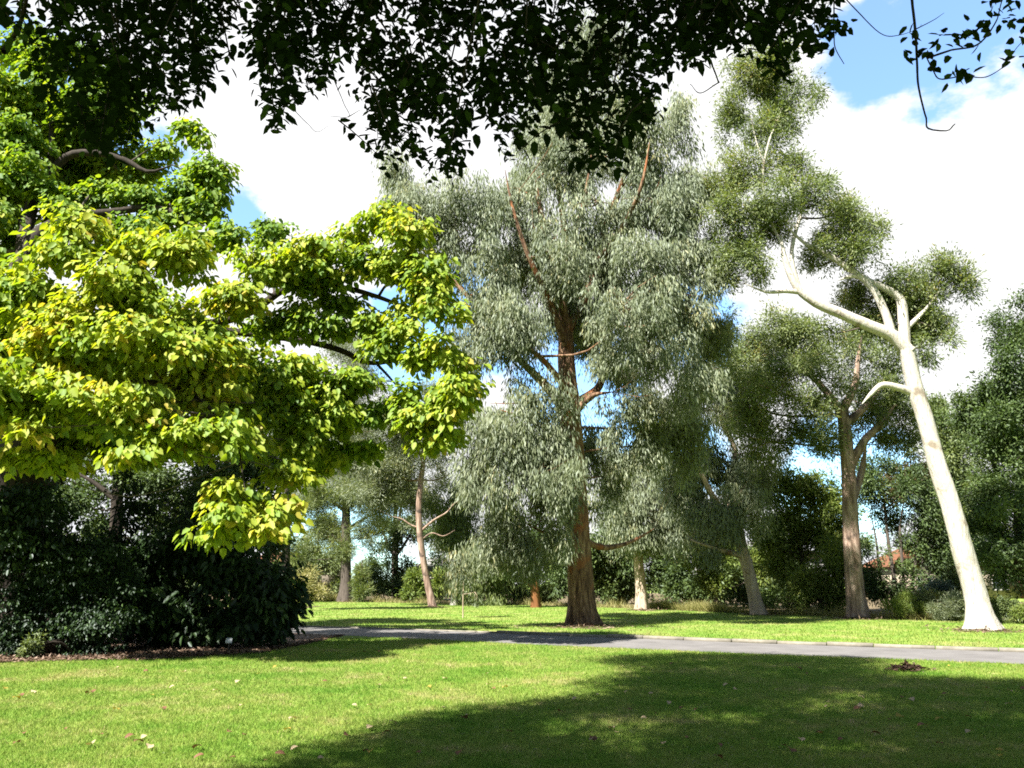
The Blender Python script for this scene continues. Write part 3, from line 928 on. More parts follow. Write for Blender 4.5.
# ------------------------------------------------------------------ belt of trees and shrubs behind
belt = [
    ('eucalyptus_tree', 'hazy olive eucalyptus standing far behind between the pine and the reddish gum', 90,
     [(395, 600, 3), (394, 560, 2.6), (396, 500, 2)], [], [(385, 470, 30, 26), (410, 450, 28, 26), (365, 450, 26, 26), (430, 490, 24, 26), (400, 500, 26, 18), (350, 430, 26, 30), (445, 530, 20, 24), (365, 490, 20, 18)], 'grey', 'silver', 36000, 'tuft', (0.42, 0.2, False), 1.2),
    ('broadleaf_tree', 'low olive tree between the shrubbery and the pine', 86,
     [(318, 601, 3), (318, 580, 2.4), (318, 550, 1.6)], [], [(312, 545, 20, 18), (330, 560, 18, 16), (300, 565, 18, 16), (322, 525, 18, 16), (335, 585, 12, 10)], 'grey', 'olive', 12000, 'tuft', (0.36, 0.3, False), 1.0),
    # name, label, depth, trunk, limbs, ells, bark, leaf, n, style, size, spray
    ('broadleaf_tree', 'bushy bright green tree left of the pink-brown trunk', 47,
     [(806, 612, 4), (804, 580, 3), (800, 540, 2)], [], [(795, 515, 26, 22), (775, 500, 24, 18), (820, 535, 26, 24), (785, 545, 28, 24), (815, 500, 20, 18), (770, 530, 20, 20), (800, 570, 28, 22), (828, 492, 18, 18), (800, 478, 22, 16), (838, 520, 14, 22)], 'grey', 'bright', 26000, 'tuft', (0.24, 0.35, False), 0.8),
    ('shrub', 'sprawling light olive shrub at the foot of the pink-brown trunk', 43,
     [(822, 616, 2), (820, 600, 1.5)], [], [(815, 588, 26, 20), (835, 565, 16, 24), (795, 600, 20, 12), (840, 590, 14, 20), (826, 604, 26, 9)], 'grey', 'bright', 13000, 'tuft', (0.22, 0.28, False), 0.7),
    ('wattle_tree', 'dark bushy tree with many slender stems right of the pink-brown trunk', 50,
     [(897, 616, 2.4), (894, 580, 2), (888, 540, 1.6), (884, 500, 1)],
     [[(904, 612, 1.8), (903, 570, 1.5), (900, 530, 1.2), (905, 495, .8)], [(908, 614, 1.8), (914, 575, 1.5), (918, 540, 1.2), (925, 505, .8)], [(890, 614, 1.5), (880, 575, 1.3), (876, 540, 1), (870, 510, .7)], [(915, 614, 1.6), (926, 580, 1.3), (932, 550, 1), (940, 520, .7)]],
     [(885, 500, 26, 24), (910, 510, 26, 24), (930, 500, 26, 28), (905, 480, 28, 20), (870, 480, 18, 24), (940, 535, 22, 28), (915, 540, 18, 14), (870, 560, 14, 28), (875, 590, 16, 20), (950, 570, 16, 24), (920, 588, 18, 14), (892, 592, 14, 16), (905, 572, 10, 10), (935, 560, 14, 16)], 'grey', 'dark', 32000, 'tuft', (0.22, 0.32, False), 0.75),
    ('broadleaf_tree', 'rusty-topped bushy tree behind the slender dark stems', 56,
     [(925, 612, 4), (925, 560, 3), (925, 510, 2)], [], [(912, 472, 26, 16), (938, 465, 22, 18), (925, 490, 26, 18), (900, 490, 18, 16)], 'grey', 'rust', 12000, 'tuft', (0.27, 0.33, False), 0.8),
    ('broadleaf_tree', 'rounded green tree between the white gum and the dark evergreen', 54,
     [(955, 614, 5), (953, 560, 4), (950, 480, 3)], [], [(940, 420, 24, 22), (960, 440, 24, 26), (930, 450, 26, 24), (955, 480, 28, 28), (970, 520, 22, 34), (950, 530, 22, 30), (965, 570, 22, 24)], 'grey', 'green', 28000, 'tuft', (0.25, 0.33, False), 0.85),
    ('broadleaf_tree', 'dark thicket tree directly behind the leaning pale trunk', 56,
     [(770, 612, 4), (772, 570, 3), (774, 530, 2)], [], [(770, 560, 30, 26), (745, 575, 24, 24), (795, 580, 28, 24), (760, 595, 34, 14), (780, 535, 24, 20)], 'black', 'dark', 22000, 'tuft', (0.3, 0.35, False), 0.9),
    ('broadleaf_tree', 'dark thicket tree between the cream trunk and the leaning trunk', 62,
     [(700, 610, 4), (700, 570, 3), (700, 530, 2)], [], [(695, 560, 30, 24), (670, 575, 24, 24), (720, 575, 28, 24), (700, 590, 34, 14), (690, 535, 28, 18), (715, 545, 26, 20), (660, 550, 22, 24)], 'black', 'dark', 26000, 'tuft', (0.32, 0.35, False), 0.95),
    ('shrub', 'bright green rounded shrub beside the leaning pale trunk', 52,
     [(716, 610, 2), (716, 590, 1.5)], [], [(722, 556, 18, 11), (705, 562, 16, 10), (765, 565, 14, 18), (712, 580, 16, 14)], 'grey', 'bright', 8000, 'tuft', (0.26, 0.33, False), 0.8),
    ('broadleaf_tree', 'dark thicket tree behind the thick orange-brown trunk', 64,
     [(612, 608, 4), (610, 580, 3), (608, 545, 2)], [], [(600, 575, 30, 26), (620, 555, 30, 24), (585, 550, 26, 26), (630, 585, 24, 20), (605, 595, 34, 10), (565, 575, 24, 24)], 'black', 'dark', 26000, 'tuft', (0.32, 0.35, False), 0.95),
    ('broadleaf_tree', 'green understorey tree left of the small orange trunk', 66,
     [(490, 606, 3), (490, 580, 2.4), (488, 560, 1.6)], [], [(490, 575, 24, 20), (512, 585, 22, 16), (505, 560, 22, 16), (550, 590, 20, 14), (470, 590, 22, 12), (530, 595, 22, 8)], 'black', 'green', 17000, 'tuft', (0.32, 0.33, False), 0.9),
    ('broadleaf_tree', 'dusky open-crowned tree between the pine and the slender reddish gum', 82,
     [(396, 602, 3), (396, 570, 2.4), (398, 530, 1.8), (402, 500, 1)], [[(396, 560, 1.6), (386, 540, 1.1), (380, 520, .7)], [(397, 555, 1.5), (410, 535, 1.1), (418, 515, .7)]],
     [(395, 525, 26, 12), (420, 535, 22, 12), (385, 545, 18, 8), (395, 570, 14, 14), (380, 585, 20, 14), (405, 588, 18, 12), (370, 575, 12, 16), (440, 575, 14, 18), (425, 590, 18, 10)], 'black', 'dark', 17000, 'tuft', (0.34, 0.35, False), 0.95),
    ('shrub', 'small yellow-green shrub beside the slender reddish gum', 70,
     [(417, 604, 1.5), (417, 595, 1)], [], [(417, 580, 10, 10), (437, 585, 9, 12), (412, 592, 10, 8)], 'grey', 'bright', 4000, 'tuft', (0.34, 0.33, False), 0.8),
    ('shrub', 'pale straw-coloured shrub left of the pine', 72,
     [(312, 602, 1.5), (312, 590, 1)], [], [(308, 582, 12, 12), (318, 592, 12, 8), (300, 592, 12, 9)], 'grey', 'straw', 4500, 'tuft', (0.34, 0.2, False), 0.9),
    ('conifer', 'small upright conifer right of the pine trunk', 72,
     [(362, 603, 1.5), (362, 585, 1.2), (362, 560, .6)], [], [(361, 588, 9, 12), (361, 572, 5, 12)], 'grey', 'olive', 4500, 'needle', (0.32, 0.15, False), 0.7),
    ('broadleaf_tree', 'shaded tree far behind the left shrubbery left of the sky gap', 33,
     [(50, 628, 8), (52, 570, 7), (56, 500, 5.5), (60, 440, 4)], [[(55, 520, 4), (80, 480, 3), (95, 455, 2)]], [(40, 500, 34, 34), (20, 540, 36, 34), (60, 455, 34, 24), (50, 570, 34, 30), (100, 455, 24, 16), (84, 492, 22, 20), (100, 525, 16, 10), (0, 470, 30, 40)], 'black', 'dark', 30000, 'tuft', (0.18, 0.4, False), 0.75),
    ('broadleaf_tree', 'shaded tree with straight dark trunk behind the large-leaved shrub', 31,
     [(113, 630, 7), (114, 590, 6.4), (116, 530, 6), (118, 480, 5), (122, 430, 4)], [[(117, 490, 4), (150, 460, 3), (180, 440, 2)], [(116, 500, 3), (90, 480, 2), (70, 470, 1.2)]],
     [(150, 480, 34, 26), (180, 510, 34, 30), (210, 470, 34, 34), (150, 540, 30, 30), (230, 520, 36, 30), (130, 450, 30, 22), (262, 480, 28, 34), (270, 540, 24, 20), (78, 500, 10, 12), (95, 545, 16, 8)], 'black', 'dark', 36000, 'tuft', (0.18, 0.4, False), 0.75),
    ('evergreen_tree', 'dark evergreen behind the drooping yellow-green branches above the far pine', 48,
     [(285, 615, 5), (286, 560, 4), (288, 480, 3), (290, 400, 2)], [], [(290, 440, 26, 30), (315, 430, 24, 26), (270, 410, 28, 30), (300, 400, 28, 26), (255, 450, 24, 28), (310, 460, 18, 14)], 'black', 'dark', 24000, 'tuft', (0.24, 0.35, False), 0.8),
]
for k, (nm, lb, D, tr, li, el, bk, lf, nl, st, sz, sp) in enumerate(belt):
    grow_tree(nm, lb, 'shrub' if nm == 'shrub' else 'tree', D, tr, li, el, M[bk], M[lf], int(nl * 1.35), st, sz, sp, 200 + k, per=30, lump=0.4, twigs=5, sides=10, flare=0.25,
              twig_bark=M['grey'] if bk != 'black' else M['black'])


# far tree line that reads as one mass
rng = np.random.default_rng(77)
E = []
for k in range(46):
    x = -75 + 150 * k / 45 + rng.uniform(-1.5, 1.5)
    px = 512 + F * x / (104 * CP)
    h = rng.uniform(1.8, 4.6)
    if 320 < px < 450:
        h = rng.uniform(1.2, 2.2)
    E.append((np.array([x, 104 + rng.uniform(-4, 6), h * 0.55]), np.array([rng.uniform(2, 4), 2.5, h * 0.6])))
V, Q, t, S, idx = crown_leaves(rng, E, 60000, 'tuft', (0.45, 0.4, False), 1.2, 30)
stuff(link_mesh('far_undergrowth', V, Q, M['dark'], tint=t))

# ------------------------------------------------------------------ shrubs in front of the right-hand belt
def shrub(label, ells, D, leaf, n, style, size, spray, seed, group=None, bark='grey'):
    rng = np.random.default_rng(seed)
    E = [px_ell(e, D) for e in ells]
    c = np.mean([e[0] for e in E], axis=0)
    b = np.array([c[0], c[1], 0.0])
    root = empty('shrub', b, label, 'shrub', group)
    V, Q, t, S, idx = crown_leaves(rng, E, n, style, size, spray, 26, lump=0.35)
    V[:, 2] = np.maximum(V[:, 2], 0.01)
    for q in S[rng.choice(len(S), min(9, len(S)), replace=False)]:
        m = MB()
        s0 = b + np.array([rng.normal(0, 0.12), rng.normal(0, 0.12), -0.02])
        m.tube([s0, (s0 + q) / 2 + np.array([0, 0, 0.15]), q], [0.025, 0.016, 0.006], 5, seg=5)
        m.build('stem', M[bark], root, b, smooth=True)
    link_mesh('foliage', V, Q, leaf, root, b, tint=t)
    return root


shrub('low mounded olive-green shrub right of the pink-brown trunk', [(895, 607, 12, 9), (908, 606, 14, 10), (916, 612, 10, 7)], 37.5, M['bright'], 9000, 'needle', (0.12, 0.2, False), 0.32, 301)
shrub('loose olive shrub between the low mound and the silver-grey shrub', [(922, 600, 12, 10), (928, 608, 10, 9), (938, 600, 8, 8)], 39, M['olive'], 7000, 'needle', (0.13, 0.2, False), 0.35, 302)
shrub('rounded silver-grey shrub left of the white trunk base', [(952, 604, 16, 11), (942, 610, 12, 9), (962, 612, 12, 9), (948, 614, 14, 7)], 36, M['silver'], 12000, 'needle', (0.11, 0.18, False), 0.3, 303)
shrub('blue-green upright shrub behind the silver-grey shrub', [(938, 588, 12, 11), (928, 596, 12, 10), (948, 594, 10, 9)], 40, M['blue'], 9000, 'tuft', (0.13, 0.25, False), 0.35, 304)
shrub('clipped dome-topped green shrub right of the white trunk base', [(996, 606, 12, 8), (1010, 605, 12, 8), (1002, 613, 16, 7)], 34.5, M['green'], 11000, 'tuft', (0.09, 0.4, False), 0.25, 305)
shrub('small yellow-green shrub at the right edge behind the path', [(1028, 612, 11, 9), (1020, 616, 8, 6), (1040, 614, 14, 10)], 33.5, M['bright'], 8000, 'tuft', (0.10, 0.35, False), 0.28, 306)
shrub('low grassy mound of groundcover under the clipped shrub', [(990, 620, 16, 4), (1012, 620, 14, 4), (972, 616, 8, 4)], 34, M['green'], 6000, 'needle', (0.12, 0.12, False), 0.22, 307)
shrub('taller yellow-green shrub behind the white trunk', [(978, 598, 12, 12), (970, 606, 10, 10)], 39, M['bright'], 6000, 'tuft', (0.13, 0.3, False), 0.35, 308)

# dry grass tufts along the far edge
rng = np.random.default_rng(21)
n = 26000
px = np.where(rng.uniform(size=n) < 0.35, rng.uniform(295, 340, n), np.where(rng.uniform(size=n) < 0.45, rng.uniform(655, 740, n), rng.uniform(330, 1020, n)))
bx = np.interp(px, [p[0] for p in back_px], back_e[:, 0])
x = bx + rng.normal(0, 0.25, n)
y = back_y(x) + np.abs(rng.normal(0.3, 0.9, n))
tall = 0.35 + 0.45 * np.clip(np.sin(px * 0.21) * np.sin(px * 0.077 + 1) + 0.3, 0, 1)
V, Q = blades(rng, x, y, rng.uniform(0.3, 1.0, n) * tall, np.full(n, 0.03))
stuff(link_mesh('dry_grass', V, Q, M['straw'], tint=rng.uniform(0, 1, n)))

# young sapling on the far lawn
D = ground(463, 618)[1]
grow_tree('sapling', 'thin young sapling standing alone on the far lawn', 'tree', D, [(463, 618, .7), (463, 600, .55), (463.5, 580, .4), (463, 560, .25)], [],
          [(466, 560, 10, 10), (470, 575, 9, 9), (458, 572, 5, 7), (475, 590, 7, 8)], M['pale'], M['silver'], 1500, 'tuft', (0.2, 0.2, False), 0.5, 401, per=14, flare=0.1, twigs=4, sides=6)

# ------------------------------------------------------------------ houses glimpsed behind the belt
WALL_W = noise_mat('white_render', [(0.3, (0.30, 0.29, 0.27)), (0.7, (0.38, 0.37, 0.35))], 2, 0.1)
WALL_B = noise_mat('red_brick', [(0.3, (0.10, 0.040, 0.022)), (0.7, (0.17, 0.070, 0.038))], 6, 0.3)
WALL_C = noise_mat('cream_board', [(0.3, (0.24, 0.20, 0.15)), (0.7, (0.31, 0.265, 0.20))], 2, 0.1)
ROOF_T = noise_mat('terracotta_tile', [(0.3, (0.10, 0.042, 0.020)), (0.7, (0.16, 0.068, 0.034))], 5, 0.5, scl=(1, 6, 1))
ROOF_G = noise_mat('grey_tile', [(0.3, (0.16, 0.155, 0.15)), (0.7, (0.27, 0.26, 0.25))], 5, 0.5, scl=(1, 6, 1))
GLASS, gt = new_mat('window_glass')
pb = gt.nodes.new('ShaderNodeBsdfPrincipled')
pb.inputs['Base Color'].default_value = (0.03, 0.04, 0.05, 1)
pb.inputs['Roughness'].default_value = 0.08
go = gt.nodes.new('ShaderNodeOutputMaterial')
gt.links.new(pb.outputs[0], go.inputs[0])


def house(label, cx, cy, w, dp, h, rh, wall, roof, wins):
    b = np.array([cx, cy, 0.0])
    root = empty('house', b, label, 'house')
    m = MB()
    m.box((cx, cy, h / 2), (w, dp, h))
    m.build('wall', wall, root, b)
    m = MB()
    e = 0.5
    x0, x1, y0, y1 = cx - w / 2 - e, cx + w / 2 + e, cy - dp / 2 - e, cy + dp / 2 + e
    z0, z1 = h + 0.003, h + rh
    v = [[x0, y0, z0], [x1, y0, z0], [x1, y1, z0], [x0, y1, z0], [cx - w * 0.25, cy, z1], [cx + w * 0.25, cy, z1]]
    m.add(v, [[0, 1, 5, 4], [2, 3, 4, 5], [0, 3, 2, 1]])
    m.add(v, [[1, 2, 5, 5], [3, 0, 4, 4]])
    V = np.array(v)
    m2 = MB()
    m2.add(V, [[0, 1, 5, 4], [2, 3, 4, 5], [0, 3, 2, 1]])
    t1 = np.array([V[1], V[2], V[5], V[5] + [0, 0, 0.001], V[3], V[0], V[4], V[4] + [0, 0, 0.001]])
    m2.add(t1, [[0, 1, 2, 3], [4, 5, 6, 7]])
    m2.build('roof', roof, root, b)
    for (wx, wz, ww, wh) in wins:
        f = MB()
        yf = cy - dp / 2
        for q in ((wx, wz + wh / 2, ww + 0.2, 0.1), (wx, wz - wh / 2, ww + 0.2, 0.1)):
            f.box((cx + q[0], yf - 0.03, q[1]), (q[2], 0.1, q[3]))
        for sx in (-1, 0, 1):
            f.box((cx + wx + sx * ww / 2, yf - 0.03, wz), (0.1, 0.09, wh - 0.1))
        fo = f.build('window', WALL_W if wall is not WALL_W else WALL_C, root, b)
        g = MB()
        g.box((cx + wx, yf - 0.015, wz), (ww - 0.1, 0.04, wh - 0.1))
        g.build('pane', GLASS, fo, np.zeros(3) + b)
    return root


house('cream house with terracotta roof glimpsed behind the slender dark stems', 48, 92, 14, 9, 3.3, 2.4, WALL_C, ROOF_T, [(-4, 1.6, 1.6, 1.4), (0, 1.6, 1.6, 1.4), (4, 1.6, 1.6, 1.4)])
house('white rendered house glimpsed left of the pink-brown trunk', 30, 100, 14, 8, 4.6, 2.0, WALL_W, ROOF_G, [(-4, 2, 1.8, 1.5), (0.5, 2, 1.8, 1.5), (4.5, 2, 1.2, 1.5)])
house('low terracotta-roofed brick house glimpsed at the right edge', 62, 84, 16, 9, 3.0, 2.2, WALL_B, ROOF_T, [(-5, 1.5, 1.8, 1.3), (0, 1.5, 1.8, 1.3)])
house('cream weatherboard house glimpsed left of the pine', -29, 108, 13, 8, 3.4, 2.2, WALL_C, ROOF_T, [(-3, 1.6, 1.6, 1.3), (2.5, 1.6, 1.6, 1.3)])
house('small white house glimpsed right of the slender reddish gum', -9, 112, 9, 8, 3.2, 1.8, WALL_W, ROOF_G, [(-2, 1.6, 1.4, 1.3), (2, 1.6, 1.4, 1.3)])

# ------------------------------------------------------------------ big yellow-green tree at left
D = 20.0
grow_tree('broadleaf_tree', 'large spreading tree with sunlit yellow-green leaves and dark crooked limbs', 'tree', D,
    [(-6, 645, 40, 1.5), (2, 600, 34, 1.5), (6, 540, 31, 1.5), (14, 490, 30, 1.2), (30, 440, 27, .8), (44, 410, 22, .6), (46, 370, 19, .6)],
    [[(46, 400, 15.30, .6), (34, 350, 13.60, 1), (18, 300, 11.90, 1.5), (22, 262, 10.20, 2), (42, 232, 7.65, 2.3), (75, 217, 4.08, 2.6), (112, 212, 3.67, 2.8), (150, 208, 3.40, 3), (172, 212, 2.45, 3), (196, 224, 1.77, 3)],
     [(22, 270, 8.50, 2), (28, 220, 6.80, 3), (52, 170, 4.08, 4), (70, 155, 3.67, 4), (95, 153, 3.40, 4), (125, 160, 2.99, 4), (150, 172, 2.04, 4), (172, 165, 1.36, 4)],
     [(50, 172, 3.40, 4), (52, 130, 2.86, 4.2), (49, 85, 2.72, 4.4), (53, 58, 2.18, 4.4)],
     [(52, 172, 2.72, 4), (30, 155, 2.04, 3.6), (5, 140, 1.50, 3)],
     [(44, 405, 15.30, .6), (80, 385, 10.20, .8), (130, 355, 7.65, 1), (190, 330, 4.76, 1.2), (250, 312, 4.08, 1.4), (290, 287, 3.26, 1.4), (330, 286, 2.99, 1.2), (350, 289, 2.86, 1.1), (375, 296, 2.45, 1), (400, 305, 1.90, .8), (425, 312, 1.09, .6)],
     [(200, 328, 3.74, 1.2), (260, 335, 3.54, 1.6), (310, 342, 3.26, 1.8), (345, 352, 2.99, 1.6), (365, 362, 2.72, 1.5), (388, 362, 1.77, 1.2), (410, 356, 1.09, 1)],
     [(350, 288, 2.04, 1.1), (352, 272, 1.63, 1), (346, 258, 1.22, .9), (340, 240, 0.82, .8)],
     [(378, 297, 1.63, 1), (388, 284, 1.22, .9), (404, 287, 0.75, .8)],
     [(375, 362, 1.63, 1.4), (390, 378, 1.22, 1.2), (402, 392, 0.82, 1)],
     [(55, 395, 7.65, .3), (82, 352, 3.13, -1.5), (90, 318, 2.31, -2.4), (97, 296, 1.77, -2.8), (126, 276, 1.22, -3)],
     [(90, 310, 1.63, -2.5), (84, 285, 1.22, -2.8), (79, 268, 0.82, -3)],
     [(60, 390, 7.65, 0), (140, 380, 3.40, -2), (200, 400, 2.31, -2.6), (235, 440, 1.63, -3), (245, 490, 1.09, -3.4)]],
    [(35, 285, 46, 30, -2.5), (80, 250, 40, 26, -2.8), (55, 330, 50, 36, -3), (120, 285, 46, 32, -3), (100, 335, 46, 36, -3.4), (150, 250, 34, 20, -2.5), (185, 258, 26, 26, -2.5), (20, 385, 40, 36, -4), (60, 395, 40, 24, -4), (30, 425, 26, 14, -4.4),
     (110, 400, 36, 26, -4), (150, 345, 36, 32, -3.2), (195, 320, 36, 28, -2.4), (150, 405, 36, 28, -3.4), (195, 375, 34, 30, -2.4), (170, 440, 34, 15, -3.8), (135, 448, 20, 11, -4), (205, 430, 30, 20, -3.4),
     (240, 300, 34, 26, -.6), (250, 265, 30, 18, -.2), (230, 350, 26, 20, -1), (290, 262, 30, 16, .2), (330, 248, 26, 14, .4), (268, 395, 30, 30, -.6), (245, 440, 28, 20, -2), (290, 435, 22, 22, -.4), (240, 485, 30, 12, -3.4), (232, 512, 26, 16, -3.6), (262, 520, 26, 14, -3.2), (275, 498, 20, 14, -2.6), (285, 470, 18, 14, -1.4),
     (370, 228, 24, 18, .5), (385, 206, 16, 12, .4), (405, 240, 24, 24, .2), (430, 268, 22, 24, 0), (440, 305, 22, 28, -.2), (452, 345, 22, 28, -.2), (462, 385, 16, 26, -.2), (440, 400, 22, 26, 0), (420, 425, 20, 22, .2), (445, 440, 16, 16, .2), (400, 395, 18, 18, .6),
     (330, 320, 12, 14, .8), (360, 258, 20, 14, .6), (395, 272, 16, 14, .4), (330, 275, 20, 12, .8), (410, 318, 16, 20, .4), (385, 345, 18, 14, .8), (310, 365, 22, 18, 0), (325, 400, 24, 22, .4), (345, 425, 22, 22, .8), (325, 450, 22, 20, 1), (360, 445, 16, 14, 1), (300, 320, 16, 18, .6), (385, 330, 16, 10, .6), (420, 350, 12, 22, .4),
     (15, 90, 30, 26, 4), (40, 60, 24, 22, 4.4), (20, 140, 28, 22, 3.4), (75, 110, 26, 22, 4.4), (60, 205, 20, 12, 3), (30, 175, 30, 18, 3), (95, 190, 34, 16, 3.4), (110, 132, 26, 14, 5.4), (90, 60, 20, 18, 4.6), (140, 195, 30, 14, 3.4), (175, 185, 24, 16, 3.6), (205, 170, 18, 16, 4), (195, 130, 12, 16, 4.4), (160, 140, 14, 10, 4.4), (205, 205, 22, 18, 3.4),
     (20, 120, 40, 40, 5), (70, 160, 40, 30, 5.8), (110, 100, 34, 30, 5), (130, 165, 36, 24, 5.6), (60, 130, 30, 30, 5.6), (170, 210, 34, 16, 3.6), (100, 215, 40, 14, 3.8), (10, 220, 30, 26, 3), (30, 40, 30, 24, 5), (0, 180, 30, 40, 4),
     (310, 280, 22, 10, .8), (345, 300, 22, 12, 1.2), (270, 330, 22, 16, 1), (370, 320, 14, 16, 1), (345, 380, 26, 14, .6), (375, 405, 16, 16, .8), (20, 455, 30, 16, -3.5), (50, 450, 26, 12, -3.5),
     (225, 235, 22, 16, 2.6), (180, 235, 30, 12, 2.6), (268, 222, 8, 8, 3.2), (275, 234, 18, 10, 3), (130, 235, 30, 12, 2.6),
     # shaded inner and rear foliage of the same crown
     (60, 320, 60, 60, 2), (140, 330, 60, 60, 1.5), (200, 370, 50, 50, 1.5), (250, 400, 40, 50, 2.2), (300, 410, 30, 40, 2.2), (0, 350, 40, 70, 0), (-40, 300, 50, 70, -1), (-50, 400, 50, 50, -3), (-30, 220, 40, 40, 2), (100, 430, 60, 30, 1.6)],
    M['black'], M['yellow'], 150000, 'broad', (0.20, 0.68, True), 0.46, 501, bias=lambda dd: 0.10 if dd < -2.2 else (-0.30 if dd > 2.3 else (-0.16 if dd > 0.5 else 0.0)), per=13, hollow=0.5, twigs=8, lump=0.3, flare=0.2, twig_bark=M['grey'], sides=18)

# ------------------------------------------------------------------ left shrubbery on the mulch bed
def big_shrub(name, label, D, ells, leaf, n, style, size, spray, seed, per=16):
    rng = np.random.default_rng(seed)
    E = [px_ell(e, D) for e in ells]
    c = np.mean([e[0] for e in E], axis=0)
    b = np.array([c[0], c[1], 0.0])
    root = empty(name, b, label, 'shrub')
    V, Q, t, S, idx = crown_leaves(rng, E, n, style, size, spray, per, 0.33)
    V[:, 2] = np.maximum(V[:, 2], 0.01)
    for q in S[rng.choice(len(S), min(16, len(S)), replace=False)]:
        m = MB()
        s0 = np.array([b[0] + 0.45 * (q[0] - b[0]) + rng.normal(0, 0.35), b[1] + 0.9 + rng.normal(0, 0.2), -0.02])
        m.tube([s0, (s0 + q) / 2 + np.array([0, 0, 0.2]), q], [0.04, 0.026, 0.008], 6, seg=6)
        m.build('stem', M['black'], root, b, smooth=True)
    link_mesh('foliage', V, Q, leaf, root, b, tint=t)


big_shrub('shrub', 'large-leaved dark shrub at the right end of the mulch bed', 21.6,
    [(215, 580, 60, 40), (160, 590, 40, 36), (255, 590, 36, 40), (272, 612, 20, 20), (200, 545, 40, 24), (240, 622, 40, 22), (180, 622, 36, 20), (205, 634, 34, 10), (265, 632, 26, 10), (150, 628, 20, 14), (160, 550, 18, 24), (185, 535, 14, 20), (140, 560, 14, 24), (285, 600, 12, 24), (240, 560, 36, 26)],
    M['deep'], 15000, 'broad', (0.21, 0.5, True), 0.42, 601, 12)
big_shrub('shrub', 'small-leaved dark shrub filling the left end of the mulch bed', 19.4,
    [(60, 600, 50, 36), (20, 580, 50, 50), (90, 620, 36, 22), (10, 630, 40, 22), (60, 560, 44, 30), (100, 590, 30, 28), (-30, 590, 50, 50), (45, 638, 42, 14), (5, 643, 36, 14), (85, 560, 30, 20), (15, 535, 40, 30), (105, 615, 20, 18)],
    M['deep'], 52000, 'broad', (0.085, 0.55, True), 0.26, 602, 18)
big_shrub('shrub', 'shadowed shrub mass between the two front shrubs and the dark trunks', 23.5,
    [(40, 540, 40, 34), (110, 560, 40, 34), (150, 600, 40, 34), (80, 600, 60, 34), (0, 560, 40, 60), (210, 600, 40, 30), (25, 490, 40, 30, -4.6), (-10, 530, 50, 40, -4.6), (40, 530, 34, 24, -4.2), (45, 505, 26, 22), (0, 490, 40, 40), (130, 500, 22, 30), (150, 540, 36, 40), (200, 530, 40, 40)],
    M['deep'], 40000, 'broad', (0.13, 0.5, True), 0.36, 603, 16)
big_shrub('shrub', 'small pale-green fern-like shrub at the front edge of the mulch bed', 18.2, [(28, 648, 9, 7), (34, 642, 7, 7), (22, 654, 7, 4)], M['green'], 900, 'tuft', (0.10, 0.25, False), 0.16, 604, 14)

# bare earth and shed bark round the trunks on the far lawn
LIT = leaf_mat('shed_bark', [(0.0, (0.04, 0.025, 0.016)), (0.5, (0.12, 0.08, 0.05)), (1.0, (0.26, 0.20, 0.14))], 0.05, 0.03, 0.6)
rng = np.random.default_rng(91)
LV, LQ, LT, RV, RQ = [], [], [], [], []
for px, py, rr_ in ((583, 627, 1.9), (984, 631, 1.5), (858, 619, 1.7), (758, 615, 1.2), (642, 610.5, 1.2), (433, 607, 0.9), (345, 602, 1.2)):
    g = ground(px, py)
    a = np.linspace(0, 2 * math.pi, 40, endpoint=False)
    rad = rr_ * (0.62 + 0.16 * np.sin(3 * a + px) + 0.10 * np.sin(7 * a + py) + rng.normal(0, 0.05, 40))
    o = len(RV) and sum(len(v) for v in RV)
    RV.append(np.concatenate([[[g[0], g[1], 0.012]], np.stack([g[0] + rad * np.cos(a), g[1] + rad * np.sin(a), np.full(40, 0.006)], 1)]))
    k = np.arange(40)
    RQ.append(np.stack([np.zeros(40, int), k + 1, (k + 1) % 40 + 1], 1) + o)
    n = int(420 * rr_)
    q = np.abs(rng.normal(0, 0.65, n)) * rr_
    t = rng.uniform(0, 2 * math.pi, n)
    P = np.stack([g[0] + q * np.cos(t), g[1] + q * np.sin(t), rng.uniform(0.015, 0.06, n)], 1)
    V, Q, rep = leaf_mesh(P, rng.normal(size=(n, 3)) * np.array([1, 1, 0.2]), rng.normal(size=(n, 3)) * 0.4 + np.array([0, 0, 1.0]), rng.uniform(0.08, 0.3, n), rng.uniform(0.02, 0.06, n), 'thin')
    o = sum(len(v) for v in LV)
    LV.append(V)
    LQ.append(Q + o)
    LT.append(rng.uniform(0, 1, n))
struct(link_mesh('bare_earth', np.concatenate(RV), np.concatenate(RQ), SOIL))
stuff(link_mesh('shed_bark', np.concatenate(LV), np.concatenate(LQ), LIT, tint=np.concatenate(LT)))

# bark chips and dropped leaves on the bed
rng = np.random.default_rng(31)
n = 26000
x = rng.uniform(-15, -4.2, n)
y = bed_y(x) + np.abs(rng.normal(0, 1.6, n)) - 0.12
k = (y < np.where(x > -13.5, near_y(x) - 0.1, 40))
x, y = x[k], y[k]
n = len(x)
P = np.stack([x, y, rng.uniform(0.01, 0.05, n)], 1)
ax = rng.normal(size=(n, 3)) * np.array([1, 1, 0.25])
V, Q, rep = leaf_mesh(P, ax, rng.normal(size=(n, 3)) * 0.35 + np.array([0, 0, 1.0]), rng.uniform(0.04, 0.12, n), rng.uniform(0.02, 0.05, n), 'thin')
CHIP = leaf_mat('bark_chip', [(0.0, (0.035, 0.02, 0.014)), (0.5, (0.11, 0.07, 0.048)), (1.0, (0.25, 0.18, 0.13))], 0.05, 0.03, 0.6)
stuff(link_mesh('bark_chips', V, Q, CHIP, tint=rng.uniform(0, 1, n)))

